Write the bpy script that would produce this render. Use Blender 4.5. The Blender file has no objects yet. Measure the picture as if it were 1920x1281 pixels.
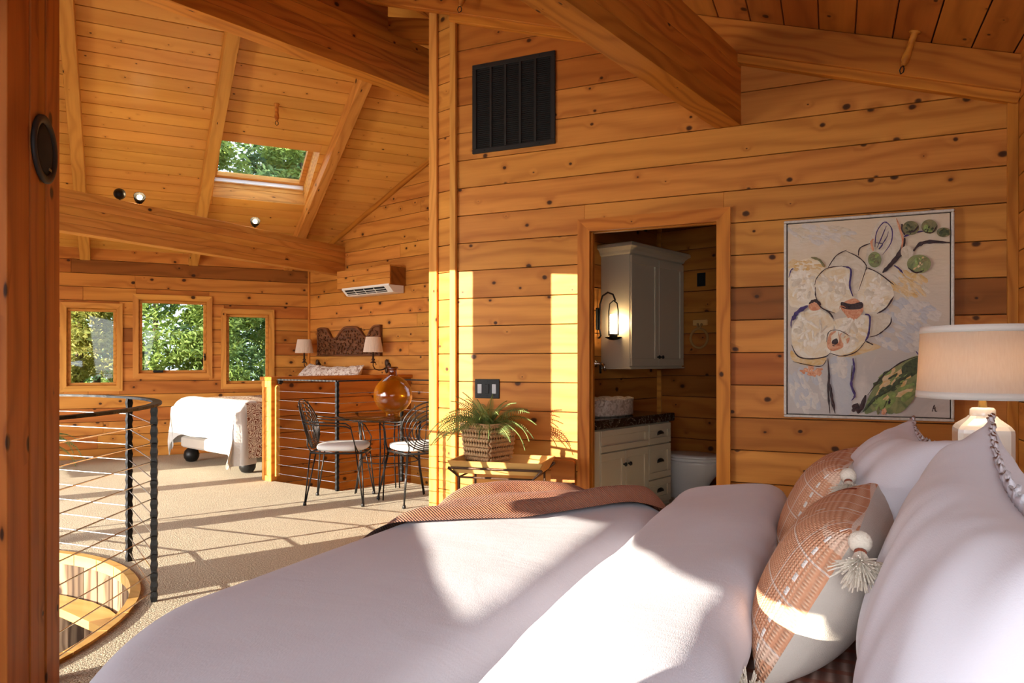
import bpy, math, random
from math import sin, cos, pi, radians, sqrt, exp, atan2, hypot
from mathutils import Vector, Matrix, noise

# ------------------------------------------------------------------ camera, world, sun, added daylight fill, exposure
scene = bpy.context.scene
C = scene.collection
EYE = Vector((0, 0, 1.15))
cam_d = bpy.data.cameras.new('camera'); cam = bpy.data.objects.new('camera', cam_d); C.objects.link(cam)
cam.location = EYE; cam.rotation_euler = (pi / 2, 0, radians(24.05))
cam_d.sensor_width = 36; cam_d.lens = 1350 / 1920 * 36; cam_d.shift_y = (677.45 - 640.5) / 1920
cam_d.clip_start = .02
scene.camera = cam
world = bpy.data.worlds.new('sky'); scene.world = world; world.use_nodes = True
bg = world.node_tree.nodes['Background']; bg.inputs[0].default_value = (.66, .80, 1, 1); bg.inputs[1].default_value = 1.9
SUN_DIR = Vector((.487, .873, -.155)).normalized()
sd = bpy.data.lights.new('sun', 'SUN'); sd.energy = 9.2; sd.angle = radians(.2); sd.color = (1, .92, .77)
so = bpy.data.objects.new('sun', sd); C.objects.link(so); so.location = (-6, -8, 6)
so.rotation_euler = SUN_DIR.to_track_quat('-Z', 'Y').to_euler()


def area(name, loc, target, sx, sy, power, col):
    d = bpy.data.lights.new(name, 'AREA'); d.shape = 'RECTANGLE'; d.size = sx; d.size_y = sy; d.energy = power; d.color = col
    o = bpy.data.objects.new(name, d); C.objects.link(o); o.location = loc
    o.rotation_euler = (Vector(target) - Vector(loc)).to_track_quat('-Z', 'Z').to_euler()
    return o


# soft fill lamps added in place of daylight from behind and the stair side
b_ = area('daylight_fill_bedside', (.2, -1.2, 1.35), (-.5, 2.6, .35), 3.0, 1.4, 36, (.90, .94, 1)); b_.data.spread = radians(125)
area('daylight_fill_stair', (-6.2, -.6, 1.5), (-4.6, 6, 1.3), 4.2, 1.9, 240, (1, .93, .82))
vs = scene.view_settings
vs.view_transform = 'Standard'; vs.look = 'None'; vs.gamma = 1; vs.use_curve_mapping = False; vs.exposure = 0.98
scene.cycles.use_denoising = True
scene.cycles.use_adaptive_sampling = True; scene.cycles.adaptive_threshold = .07; scene.cycles.adaptive_min_samples = 16; scene.cycles.max_bounces = 7; scene.cycles.diffuse_bounces = 4; scene.cycles.glossy_bounces = 3; scene.cycles.transparent_max_bounces = 12; scene.cycles.sample_clamp_indirect = 8
scene.cycles.caustics_reflective = False; scene.cycles.caustics_refractive = False
random.seed(7)

# ------------------------------------------------------------------ plan geometry (metres)
WD = Vector((.642, .767, 0)); WN = Vector((.767, -.642, 0))      # window wall: along, inward
E1 = Vector((.297, .955, 0)); E2 = Vector((-.955, .297, 0))       # alcove wall normal (away) and along (away)
K = Vector((-6.356, 7.626, 0))                                     # corner of window wall and alcove wall
EAVE, PITCH = 2.497, .42
BY = 4.7                                                           # bathroom wall plane
XR = .916                                                          # head wall plane
ZR = lambda x: 3.107 - .32 * x                                     # bedroom ceiling
ZW = lambda p: EAVE + PITCH * (p - K).dot(WN)                      # stair hall ceiling
STAIR = Vector((-4.072, 1.43, 0)); RS = 1.424
UP = Vector((0, 0, 1))


# ------------------------------------------------------------------ mesh helpers
class MB:
    def __init__(s): s.v = []; s.f = []
    def add(s, v, f):
        n = len(s.v); s.v += [tuple(p) for p in v]; s.f += [tuple(i + n for i in q) for q in f]; return s
    def box(s, a, b, M=None):
        x0, y0, z0 = a; x1, y1, z1 = b
        v = [Vector(p) for p in ((x0, y0, z0), (x1, y0, z0), (x1, y1, z0), (x0, y1, z0), (x0, y0, z1), (x1, y0, z1), (x1, y1, z1), (x0, y1, z1))]
        if M: v = [M @ p for p in v]
        return s.add(v, [(3, 2, 1, 0), (4, 5, 6, 7), (0, 1, 5, 4), (1, 2, 6, 5), (2, 3, 7, 6), (3, 0, 4, 7)])
    def rbox(s, a, b, r=.006, M=None):          # box with chamfered edges
        x0, y0, z0 = a; x1, y1, z1 = b
        rings = []
        for z, i in ((z0, r), (z0 + r, 0), (z1 - r, 0), (z1, r)):
            p = []
            for cx, cy, sx, sy in ((x0, y0, 1, 1), (x1, y0, -1, 1), (x1, y1, -1, -1), (x0, y1, 1, -1)):
                q = [(cx + sx * (r + i), cy + sy * i), (cx + sx * i, cy + sy * (r + i))]
                if sx * sy > 0: q.reverse()
                p += q
            rings.append([Vector((x, y, z)) for x, y in p])
        v = [q for R in rings for q in R]
        if M: v = [M @ p for p in v]
        f = [tuple(range(7, -1, -1)), tuple(range(24, 32))]
        for k in range(3):
            for i in range(8):
                j = (i + 1) % 8; f.append((k * 8 + i, k * 8 + j, k * 8 + 8 + j, k * 8 + 8 + i))
        return s.add(v, f)
    def tube(s, pts, r, n=8, closed=False, flat=None):
        pts = [Vector(p) for p in pts]; m = len(pts)
        rr = r if isinstance(r, (list, tuple)) else [r] * m
        T = []
        for i in range(m):
            a = pts[(i - 1) % m] if (i or closed) else pts[0]; b = pts[(i + 1) % m] if (i < m - 1 or closed) else pts[-1]
            T.append((b - a).normalized())
        nrm = T[0].orthogonal().normalized()
        if flat: nrm = (flat - T[0] * flat.dot(T[0])).normalized()
        v = []
        for i in range(m):
            nrm = (nrm - T[i] * nrm.dot(T[i])).normalized(); b = T[i].cross(nrm)
            for k in range(n):
                a = 2 * pi * (k + .5) / n; v.append(pts[i] + rr[i] * (cos(a) * nrm + sin(a) * b))
        f = []
        for i in range(m if closed else m - 1):
            j = (i + 1) % m
            for k in range(n): f.append((i * n + k, i * n + (k + 1) % n, j * n + (k + 1) % n, j * n + k))
        if not closed: f += [tuple(range(n - 1, -1, -1)), tuple(range((m - 1) * n, m * n))]
        return s.add(v, f)
    def lathe(s, prof, n=24, c=(0, 0, 0), axis=None, cap=True):
        c = Vector(c); A = Vector(axis or (0, 0, 1)).normalized(); X = A.orthogonal().normalized() if axis else Vector((1, 0, 0)); Y = A.cross(X)
        v = []
        for r, z in prof:
            for k in range(n):
                a = 2 * pi * k / n; v.append(c + A * z + r * (cos(a) * X + sin(a) * Y))
        f = [(i * n + k, i * n + (k + 1) % n, (i + 1) * n + (k + 1) % n, (i + 1) * n + k) for i in range(len(prof) - 1) for k in range(n)]
        if cap and prof[0][0] > 1e-4: f.append(tuple(range(n - 1, -1, -1)))
        if cap and prof[-1][0] > 1e-4: f.append(tuple(range((len(prof) - 1) * n, len(prof) * n)))
        return s.add(v, f)
    def ball(s, c, r, n=12, sc=(1, 1, 1)):
        m = n // 2; prof = [(max(1e-5, sin(pi * i / m)), -cos(pi * i / m)) for i in range(m + 1)]
        b = MB().lathe(prof, n); return s.add([Vector(c) + Vector((p[0] * r * sc[0], p[1] * r * sc[1], p[2] * r * sc[2])) for p in b.v], b.f)
    def grid(s, fn, nu, nv, cu=False, cv=False):
        v = [fn(i / (nu if cu else nu - 1), j / (nv if cv else nv - 1)) for j in range(nv) for i in range(nu)]
        f = []
        for j in range(nv if cv else nv - 1):
            for i in range(nu if cu else nu - 1):
                a, b = i, (i + 1) % nu; c, d = j, (j + 1) % nv
                f.append((c * nu + a, c * nu + b, d * nu + b, d * nu + a))
        return s.add(v, f)
    def prism(s, poly, o, U, V, N, t):          # polygon in (U,V) extruded by t along N
        o = Vector(o); n = len(poly); v = [o + U * a + V * b for a, b in poly] + [o + U * a + V * b + N * t for a, b in poly]
        return s.add(v, [tuple(range(n - 1, -1, -1)), tuple(range(n, 2 * n))] + [(i, (i + 1) % n, n + (i + 1) % n, n + i) for i in range(n)])
    def xf(s, M): s.v = [tuple(M @ Vector(p)) for p in s.v]; return s
    def mesh(s, name, m=None, smooth=False):
        me = bpy.data.meshes.new(name); me.from_pydata(s.v, [], s.f)
        import bmesh
        bm = bmesh.new(); bm.from_mesh(me); bmesh.ops.recalc_face_normals(bm, faces=bm.faces); bm.to_mesh(me); bm.free()
        if m: me.materials.append(MAT[m] if isinstance(m, str) else m)
        if smooth: me.polygons.foreach_set('use_smooth', [True] * len(me.polygons))
        me.update(); return me
    def build(s, name, m, parent=None, smooth=False):
        o = bpy.data.objects.new(name, s.mesh(name, m, smooth)); C.objects.link(o)
        if parent: o.parent = parent
        return o


def tag(o, label, cat, group=None, kind=None):
    o['label'] = label; o['category'] = cat
    if group: o['group'] = group
    if kind: o['kind'] = kind
    return o


def thing(name, label, cat, loc=(0, 0, 0), rz=0, group=None, kind=None):
    o = bpy.data.objects.new(name, None); C.objects.link(o); o.location = loc; o.rotation_euler = (0, 0, rz); o.empty_display_size = .1
    return tag(o, label, cat, group, kind)


def dup(root, loc, rz, label=None):
    r = root.copy(); C.objects.link(r); r.location = loc; r.rotation_euler = (0, 0, rz)
    if label: r['label'] = label
    for ch in list(root.children):
        c = ch.copy(); C.objects.link(c); c.parent = r
        for g in list(ch.children):
            d = g.copy(); C.objects.link(d); d.parent = c
    return r


def clip(poly, a, b, c):                        # keep a*u + b*v <= c
    out = []
    for i in range(len(poly)):
        p, q = poly[i], poly[(i + 1) % len(poly)]; dp = a * p[0] + b * p[1] - c; dq = a * q[0] + b * q[1] - c
        if dp <= 0: out.append(p)
        if dp * dq < 0: t = dp / (dp - dq); out.append((p[0] + t * (q[0] - p[0]), p[1] + t * (q[1] - p[1])))
    return out


def area2(p): return abs(sum(p[i][0] * p[(i + 1) % len(p)][1] - p[(i + 1) % len(p)][0] * p[i][1] for i in range(len(p)))) / 2


def subtract(r, h):
    u0, u1, v0, v1 = r; a0, a1, b0, b1 = h
    if a1 <= u0 or a0 >= u1 or b1 <= v0 or b0 >= v1: return [r]
    out = []
    if a0 > u0: out.append((u0, a0, v0, v1))
    if a1 < u1: out.append((a1, u1, v0, v1))
    m0, m1 = max(u0, a0), min(u1, a1)
    if b0 > v0: out.append((m0, m1, v0, b0))
    if b1 < v1: out.append((m0, m1, b1, v1))
    return out


def board(name, poly, O, U, V, N, t, m, parent, ch=.0025):
    """one board: polygon in the (U,V) plane, thickness t along N, chamfered front edge; local x runs along the grain"""
    u0 = min(p[0] for p in poly); v0 = min(p[1] for p in poly); Y = V.cross(U); s = 1 if Y.dot(N) > 0 else -1
    cu = sum(p[0] for p in poly) / len(poly); cv = sum(p[1] for p in poly) / len(poly); n = len(poly)
    L = [(a - u0, b - v0) for a, b in poly]; I = []
    for a, b in poly:
        I.append((a - u0 + (ch if a < cu else -ch), b - v0 + (ch if b < cv else -ch)))
    v = [(a, 0, b) for a, b in L] + [(a, s * (t - ch), b) for a, b in L] + [(a, s * t, b) for a, b in I]
    f = [tuple(range(n)), tuple(range(2 * n, 3 * n))]
    for k in (0, n):
        for i in range(n): f.append((k + i, k + (i + 1) % n, k + n + (i + 1) % n, k + n + i))
    o = MB().add(v, f).build(name, m, parent)
    org = O + U * u0 + V * v0; M = Matrix((U, Y, V)).transposed().to_4x4(); M.translation = org
    o.matrix_local = M
    return o


def planks(parent, O, U, V, N, u0, u1, vs, t, m, holes=(), clips=(), gap=.005, joint=0, pick=None, name='plank'):
    for i in range(len(vs) - 1):
        rects = [(u0, u1, vs[i] + gap / 2, vs[i + 1] - gap / 2)]
        if joint and random.random() < joint and u1 - u0 > 2:
            k = random.uniform(u0 + .3 * (u1 - u0), u1 - .25 * (u1 - u0)); rects = [(u0, k - .001, *rects[0][2:]), (k + .001, u1, *rects[0][2:])]
        for h in holes: rects = [q for r in rects for q in subtract(r, h)]
        for r in rects:
            if r[1] - r[0] < .01 or r[3] - r[2] < .008: continue
            p = [(r[0], r[2]), (r[1], r[2]), (r[1], r[3]), (r[0], r[3])]
            for c in clips: p = clip(p, *c) if p else p
            if len(p) < 3 or area2(p) < 4e-4: continue
            mm = pick(i, r) if pick else None
            board(name, p, O, U, V, N, t, mm or m, parent)


def slab(name, label, cat, poly, O, U, V, N, t, m, clips=(), kind='structure', holes=()):
    """backing behind boards, with rectangular holes"""
    us = sorted({p[0] for p in poly} | {h[0] for h in holes} | {h[1] for h in holes}); vv = sorted({p[1] for p in poly} | {h[2] for h in holes} | {h[3] for h in holes})
    mb = MB(); rects = [(min(p[0] for p in poly), max(p[0] for p in poly), min(p[1] for p in poly), max(p[1] for p in poly))]
    for h in holes: rects = [q for r in rects for q in subtract(r, h)]
    for r in rects:
        p = [(r[0], r[2]), (r[1], r[2]), (r[1], r[3]), (r[0], r[3])]
        for c in clips: p = clip(p, *c) if p else p
        if len(p) > 2: mb.prism(p, O, U, V, N, t)
    o = mb.build(name, m); return tag(o, label, cat, kind=kind)


def rows(z0, first, pitch, z1):                 # seam heights through `first`
    n = math.floor((first - z0) / pitch); s = first - n * pitch; out = [z0] if s - z0 > .01 else []
    while s < z1 - .01: out.append(s); s += pitch
    return out + [z1]


def beam(name, label, a, b, w, h, m='fir', kind=None, lam=3, cat='beam'):
    """glued timber: laminations of height h/lam are parts, a and b are the ends of the lower centre line"""
    a, b = Vector(a), Vector(b); U = (b - a).normalized(); S = Vector((-U.y, U.x, 0)).normalized(); V = U.cross(S)
    if V.z < 0: V = -V
    L = (b - a).length; root = tag(bpy.data.objects.new(name, None), label, cat, kind=kind); C.objects.link(root); root.location = a
    Mb = Matrix((U, V.cross(U), V)).transposed().to_4x4()
    for k in range(lam):
        o = MB().rbox((0, -w / 2, h * k / lam + .0008), (L, w / 2, h * (k + 1) / lam - .0008), .004 if k in (0, lam - 1) and lam == 1 else .0016).build('lamination', m, root)
        o.matrix_local = Mb
    return root


# ------------------------------------------------------------------ materials (all procedural)
MAT = {}


def srgb(r, g, b): f = lambda c: (c / 255 / 12.92 if c / 255 <= .04045 else ((c / 255 + .055) / 1.055) ** 2.4); return (f(r), f(g), f(b), 1)


class NT:
    def __init__(s, name):
        m = bpy.data.materials.new(name); m.use_nodes = True; s.m = m; s.t = m.node_tree; s.n = s.t.nodes; s.b = s.n['Principled BSDF']; MAT[name] = m
    def new(s, ty, **kw):
        n = s.n.new(ty)
        for k, v in kw.items():
            if k.startswith('i_'): n.inputs[k[2:].replace('_', ' ')].default_value = v
            else: setattr(n, k, v)
        return n
    def link(s, a, b): s.t.links.new(a, b)
    def math(s, op, a, b=None, c=None, clamp=False):
        n = s.n.new('ShaderNodeMath'); n.operation = op; n.use_clamp = clamp
        for i, x in enumerate((a, b, c)):
            if x is None: continue
            if isinstance(x, (int, float)): n.inputs[i].default_value = x
            else: s.link(x, n.inputs[i])
        return n.outputs[0]
    def mix(s, f, a, b, mode='MIX'):
        n = s.n.new('ShaderNodeMix'); n.data_type = 'RGBA'; n.blend_type = mode
        for i, x in ((0, f), (6, a), (7, b)):
            if isinstance(x, (int, float)): n.inputs[i].default_value = x
            elif isinstance(x, tuple): n.inputs[i].default_value = x
            else: s.link(x, n.inputs[i])
        return n.outputs[2]
    def vmul(s, v, sc):
        n = s.n.new('ShaderNodeVectorMath'); n.operation = 'MULTIPLY'; s.link(v, n.inputs[0]); n.inputs[1].default_value = sc; return n.outputs[0]
    def noise(s, v, scale, detail=3, rough=.5, dist=0):
        n = s.n.new('ShaderNodeTexNoise'); n.inputs['Scale'].default_value = scale; n.inputs['Detail'].default_value = detail; n.inputs['Roughness'].default_value = rough; n.inputs['Distortion'].default_value = dist
        if v: s.link(v, n.inputs['Vector'])
        return n.outputs[0]
    def ramp(s, f, stops):
        n = s.n.new('ShaderNodeValToRGB'); e = n.color_ramp.elements
        while len(e) < len(stops): e.new(.5)
        for i, (p, c) in enumerate(stops): e[i].position = p; e[i].color = c if isinstance(c, tuple) else (c, c, c, 1)
        s.link(f, n.inputs[0]); return n.outputs[0]
    def bump(s, h, strength, dist=.01):
        n = s.n.new('ShaderNodeBump'); n.inputs['Strength'].default_value = strength; n.inputs['Distance'].default_value = dist; s.link(h, n.inputs['Height']); s.link(n.outputs[0], s.b.inputs['Normal'])
    def color(s, c):
        if isinstance(c, tuple): s.b.inputs['Base Color'].default_value = c
        else: s.link(c, s.b.inputs['Base Color'])
    def set(s, rough=.5, metal=0, spec=.5, **kw):
        s.b.inputs['Roughness'].default_value = rough; s.b.inputs['Metallic'].default_value = metal; s.b.inputs['Specular IOR Level'].default_value = spec
        for k, v in kw.items(): s.b.inputs[k.replace('_', ' ')].default_value = v
        return s


def wood(name, light, dark, var=.22, knots=.5, rings=46, rough=.5, grain=.5, ksize=1.08, spec=.18):
    """boards with grain along local x: growth rings in the local xz plane, streaks, knots, each board its own tone"""
    k = NT(name); tc = k.new('ShaderNodeTexCoord'); oi = k.new('ShaderNodeObjectInfo')
    add = k.new('ShaderNodeVectorMath', operation='MULTIPLY_ADD'); rnd = k.new('ShaderNodeCombineXYZ')
    for i, q in enumerate((91., 17., 53.)): k.link(k.math('MULTIPLY', oi.outputs['Random'], q), rnd.inputs[i])
    k.link(tc.outputs['Object'], add.inputs[0]); add.inputs[1].default_value = (1, 1, 1); k.link(rnd.outputs[0], add.inputs[2]); P = add.outputs[0]
    sep = k.new('ShaderNodeSeparateXYZ'); k.link(P, sep.inputs[0])
    low = k.noise(k.vmul(P, (.9, 3.2, 3.2)), 1, 2)
    vor = k.new('ShaderNodeTexVoronoi', voronoi_dimensions='2D'); pk = k.new('ShaderNodeCombineXYZ')
    k.link(k.math('MULTIPLY', sep.outputs[0], 4.4), pk.inputs[0]); k.link(k.math('MULTIPLY', k.math('ADD', sep.outputs[2], k.math('MULTIPLY', sep.outputs[1], 3)), 5.6), pk.inputs[1]); k.link(pk.outputs[0], vor.inputs['Vector']); vor.inputs['Scale'].default_value = 1
    kd = k.math('ADD', vor.outputs['Distance'], k.math('MULTIPLY', k.noise(k.vmul(P, (14, 14, 14)), 1, 2), .10))
    cs = k.new('ShaderNodeSeparateColor'); k.link(vor.outputs['Color'], cs.inputs[0])
    has = k.math('LESS_THAN', cs.outputs[0], knots)
    size = k.math('MULTIPLY_ADD', cs.outputs[1], .10 * ksize, .07 * ksize)
    rel = k.math('DIVIDE', kd, size)
    kn = k.math('MULTIPLY', k.ramp(rel, [(.0, 1), (.72, .9), (1.0, 0)]), has)     # ramp clamps at 1
    halo = k.math('MULTIPLY', k.math('POWER', k.math('MAXIMUM', k.math('SUBTRACT', 1, k.math('DIVIDE', rel, 3.2)), 0), 2), has)
    ph = k.math('ADD', k.math('MULTIPLY', sep.outputs[2], rings), k.math('MULTIPLY', low, rings * .42))
    ph = k.math('ADD', ph, k.math('MULTIPLY', halo, 7)); ph = k.math('ADD', ph, k.math('MULTIPLY', sep.outputs[1], rings))
    ring = k.math('POWER', k.math('MULTIPLY_ADD', k.math('SINE', ph), .5, .5), 2.2)
    st = k.noise(k.vmul(P, (2.2, 55, 55)), 1, 3, .6)
    g = k.math('ADD', k.math('MULTIPLY', ring, .62 * grain), k.math('MULTIPLY', st, .75 * grain))
    g = k.math('ADD', g, k.math('MULTIPLY', k.math('SUBTRACT', k.noise(k.vmul(P, (.55, 2, 5)), 1, 2), .5), .8))
    col = k.mix(k.math('MULTIPLY', g, 1, clamp=True), light, dark)
    hs = k.new('ShaderNodeHueSaturation'); k.link(col, hs.inputs['Color'])
    wn = k.new('ShaderNodeTexWhiteNoise', noise_dimensions='1D'); k.link(oi.outputs['Random'], wn.inputs['W'])
    k.link(k.math('MULTIPLY_ADD', oi.outputs['Random'], var * 2, 1 - var), hs.inputs['Value']); k.link(k.math('MULTIPLY_ADD', wn.outputs['Value'], .010, .495), hs.inputs['Hue'])
    col = k.mix(k.math('MULTIPLY', halo, .6), hs.outputs[0], dark)
    col = k.mix(kn, col, (.038, .014, .006, 1))
    k.color(col); k.set(rough, 0, spec); k.bump(k.math('SUBTRACT', k.math('MULTIPLY', st, .5), k.math('MULTIPLY', kn, .8)), .18, .004)


def plain(name, col, rough=.5, metal=0, spec=.5, nz=None, bump=None, **kw):
    k = NT(name)
    if nz:
        tc = k.new('ShaderNodeTexCoord'); n = k.noise(tc.outputs['Object'], nz[0], 4); k.color(k.mix(n, col, nz[1]))
    else: k.color(col)
    k.set(rough, metal, spec, **kw)
    if bump:
        tc = k.new('ShaderNodeTexCoord'); k.bump(k.noise(tc.outputs['Object'], bump[0], 3, .6), bump[1], bump[2])
    return k


wood('cedar', srgb(214, 146, 68), srgb(158, 90, 34), var=.08, knots=.62, grain=.58)
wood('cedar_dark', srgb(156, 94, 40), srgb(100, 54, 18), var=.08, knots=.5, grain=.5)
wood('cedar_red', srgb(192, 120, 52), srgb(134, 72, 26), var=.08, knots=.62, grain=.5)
wood('pine', srgb(222, 162, 80), srgb(184, 116, 46), var=.08, knots=.8, rings=30, grain=.34, ksize=.62, rough=.34)
wood('fir', srgb(212, 138, 54), srgb(146, 78, 22), var=.13, knots=.10, rings=80, grain=.62)
wood('fir_pale', srgb(222, 160, 78), srgb(168, 102, 40), var=.08, knots=.12, rings=80, grain=.5)
wood('column_wood', srgb(196, 120, 52), srgb(132, 70, 24), var=.2, knots=.35, rings=60, grain=.6)
wood('ash', srgb(226, 180, 110), srgb(186, 132, 66), var=.08, knots=0, rings=50, grain=.45, rough=.3)
wood('barn', srgb(158, 132, 104), srgb(72, 50, 34), var=.45, knots=.3, rings=70, grain=.9, rough=.7)
wood('walnut_carved', srgb(126, 78, 48), srgb(72, 40, 24), var=.05, knots=0, rings=60, grain=.6, rough=.5)
plain('backing', srgb(58, 28, 10), .9)
plain('soil', srgb(70, 84, 44), .95, nz=(.4, srgb(110, 104, 60)))
plain('iron', (.007, .0065, .0065, 1), .5, .2, .35, bump=(70, .5, .004))
plain('iron_smooth', (.02, .018, .017, 1), .38, .5)
plain('steel', (.62, .60, .57, 1), .22, 1)
plain('bronze', srgb(78, 52, 34), .45, .5, bump=(60, .5, .004))
plain('vent_metal', (.020, .018, .017, 1), .55, .1, .25)
plain('black_plate', (.008, .008, .009, 1), .45, 0, .2)
plain('black_void', (.004, .004, .004, 1), .9)
plain('switch_grey', srgb(168, 168, 172), .35)
plain('white_plastic', srgb(238, 236, 232), .35)
plain('white_paint', srgb(194, 182, 156), .42)
plain('porcelain', srgb(224, 220, 214), .15, 0, .6)
plain('ceramic', srgb(238, 226, 210), .14, 0, .6, Coat_Weight=.4)
plain('brass', srgb(170, 140, 80), .3, 1)
plain('rope', srgb(176, 130, 72), .8, bump=(160, .8, .006))
plain('nickel', srgb(120, 118, 112), .35, .9)
plain('speaker_ring', (.020, .017, .015, 1), .6)
plain('speaker_cloth', (.010, .009, .008, 1), .9, bump=(500, .6, .002))


def cloth(name, col, col2, scale=900, st=.35, rough=.85, wrinkle=0):
    k = NT(name); tc = k.new('ShaderNodeTexCoord'); o = tc.outputs['Object']
    w = k.noise(k.vmul(o, (1, .25, 1)), scale, 2); k.color(k.mix(k.noise(o, 9, 3), col, col2)); k.set(rough, 0, .2, Sheen_Weight=.15)
    h = w
    if wrinkle: h = k.math('ADD', k.math('MULTIPLY', w, .25), k.math('MULTIPLY', k.noise(k.vmul(o, (1, 1.6, 1)), wrinkle, 4, .55, .6), 1.6))
    k.bump(h, st, .006)
    return k


cloth('linen', srgb(223, 221, 228), srgb(216, 213, 223), 700, .28, wrinkle=3.5)
cloth('linen_pillow', srgb(230, 227, 233), srgb(223, 219, 227), 700, .2, wrinkle=4)
cloth('white_cotton', srgb(222, 220, 216), srgb(214, 210, 206), 600, .25)
cloth('beige_linen', srgb(216, 206, 194), srgb(204, 192, 178), 900, .4)
cloth('tassel_yarn', srgb(232, 222, 206), srgb(216, 202, 182), 300, .4)
cloth('rust_yarn', srgb(150, 78, 50), srgb(130, 64, 40), 300, .4)
cloth('shade_white', srgb(244, 238, 228), srgb(236, 228, 214), 300, .2)

k = NT('shade_linen'); tc = k.new('ShaderNodeTexCoord'); o_ = tc.outputs['Object']
k.color(k.mix(k.noise(k.vmul(o_, (60, 60, 9)), 4, 3), srgb(246, 232, 216), srgb(226, 206, 186))); k.set(.9, 0, .1, Transmission_Weight=0); k.b.inputs['Subsurface Weight'].default_value = 0
tr = k.new('ShaderNodeBsdfTranslucent'); tr.inputs[0].default_value = srgb(250, 226, 190); mx = k.new('ShaderNodeMixShader'); mx.inputs[0].default_value = .3
k.link(k.b.outputs[0], mx.inputs[1]); k.link(tr.outputs[0], mx.inputs[2]); k.link(mx.outputs[0], k.n['Material Output'].inputs[0])

# throw: diagonal twill of two rust tones
k = NT('rust_throw'); tc = k.new('ShaderNodeTexCoord'); o_ = tc.outputs['Object']; wv = k.new('ShaderNodeTexWave', wave_type='BANDS', bands_direction='DIAGONAL'); wv.inputs['Scale'].default_value = 55; wv.inputs['Distortion'].default_value = 1.5; wv.inputs['Detail'].default_value = 2; wv.inputs['Detail Scale'].default_value = 3
k.link(o_, wv.inputs[0]); k.color(k.mix(wv.outputs['Fac'], srgb(178, 114, 78), srgb(138, 80, 56))); k.set(.9, 0, .1, Sheen_Weight=.2); k.bump(wv.outputs['Fac'], .6, .005)

# striped coverlet
k = NT('coverlet'); tc = k.new('ShaderNodeTexCoord'); o_ = tc.outputs['Object']; sp = k.new('ShaderNodeSeparateXYZ'); k.link(o_, sp.inputs[0])
s1 = k.math('MULTIPLY_ADD', k.math('SINE', k.math('ADD', k.math('MULTIPLY', sp.outputs[0], 260), k.math('MULTIPLY', k.noise(o_, 9, 2), 3))), .5, .5)
s2 = k.math('MULTIPLY_ADD', k.math('SINE', k.math('MULTIPLY', sp.outputs[1], 120)), .5, .5)
c1 = k.mix(k.math('POWER', s1, 1.5), srgb(132, 92, 80), srgb(196, 158, 142)); k.color(k.mix(k.math('MULTIPLY', k.math('GREATER_THAN', s2, .8), .6), c1, srgb(160, 84, 62))); k.set(.9, 0, .1); k.bump(s1, .7, .006)

# woven cushion front: rust weave with lattice of pale cords, dashes and a dark band; local y across, z up
k = NT('rust_weave'); tc = k.new('ShaderNodeTexCoord'); o_ = tc.outputs['Object']; sp = k.new('ShaderNodeSeparateXYZ'); k.link(o_, sp.inputs[0]); Y_, Z_ = sp.outputs[1], sp.outputs[2]
fine = k.math('MULTIPLY', k.math('MULTIPLY_ADD', k.math('SINE', k.math('MULTIPLY', Y_, 900)), .5, .5), k.math('MULTIPLY_ADD', k.math('SINE', k.math('MULTIPLY', Z_, 1100)), .5, .5))
fine = k.math('ADD', fine, k.math('MULTIPLY', k.noise(o_, 160, 3), .6))
base = k.mix(k.math('MULTIPLY', fine, .75, clamp=True), srgb(206, 138, 100), srgb(240, 200, 168))
patch = k.math('GREATER_THAN', k.noise(k.vmul(o_, (0, 5, 9)), 1.4, 1), .62); base = k.mix(k.math('MULTIPLY', patch, .5), base, srgb(244, 222, 200))
def band(v, period, lo, ph=0):
    fr = k.math('FRACT', k.math('MULTIPLY_ADD', v, 1 / period, ph)); return k.math('LESS_THAN', fr, lo)
cord = k.math('MAXIMUM', band(Y_, .085, .05, .3), band(Z_, .075, .045, .1)); base = k.mix(k.math('MULTIPLY', cord, .75), base, srgb(240, 226, 214))
dash = k.math('MULTIPLY', band(Y_, .145, .04, .6), band(Z_, .026, .5)); base = k.mix(dash, base, srgb(244, 236, 228))
dk = k.math('MULTIPLY', k.math('LESS_THAN', k.math('ABSOLUTE', k.math('SUBTRACT', Y_, .13)), .011), band(Z_, .05, .7)); base = k.mix(dk, base, srgb(140, 66, 48))
k.color(base); k.set(.92, 0, .1); k.bump(k.math('ADD', fine, cord), .7, .004)

# carpet
k = NT('carpet'); tc = k.new('ShaderNodeTexCoord'); o_ = tc.outputs['Object']
f1 = k.noise(o_, 105, 2, .75); f2 = k.noise(o_, 2.2, 3, .5, 1.2); c1 = k.mix(k.ramp(f1, [(.38, 0), (.62, 1)]), srgb(244, 231, 205), srgb(190, 168, 134)); k.color(k.mix(k.math('MULTIPLY', f2, .4), c1, srgb(214, 195, 162))); k.set(.95, 0, .1, Sheen_Weight=.2)
k.bump(k.math('ADD', f1, k.math('MULTIPLY', f2, .6)), 1., .03)

# black veined marble
k = NT('black_marble'); tc = k.new('ShaderNodeTexCoord'); o_ = tc.outputs['Object']; n1 = k.noise(o_, 7, 6, .6, 2.5)
ve = k.ramp(k.math('ABSOLUTE', k.math('SUBTRACT', n1, .5)), [(0, .5), (.006, .18), (.014, 0)]); k.color(k.mix(ve, srgb(30, 22, 18), srgb(214, 196, 172))); k.set(.14, 0, .6)
# rough stone basin
k = NT('stone'); tc = k.new('ShaderNodeTexCoord'); o_ = tc.outputs['Object']; n1 = k.noise(o_, 26, 6, .65, 1.5); k.color(k.ramp(n1, [(.3, srgb(120, 96, 76)), (.5, srgb(196, 178, 158)), (.7, srgb(222, 210, 196))])); k.set(.6); k.bump(n1, .7, .01)
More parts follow.
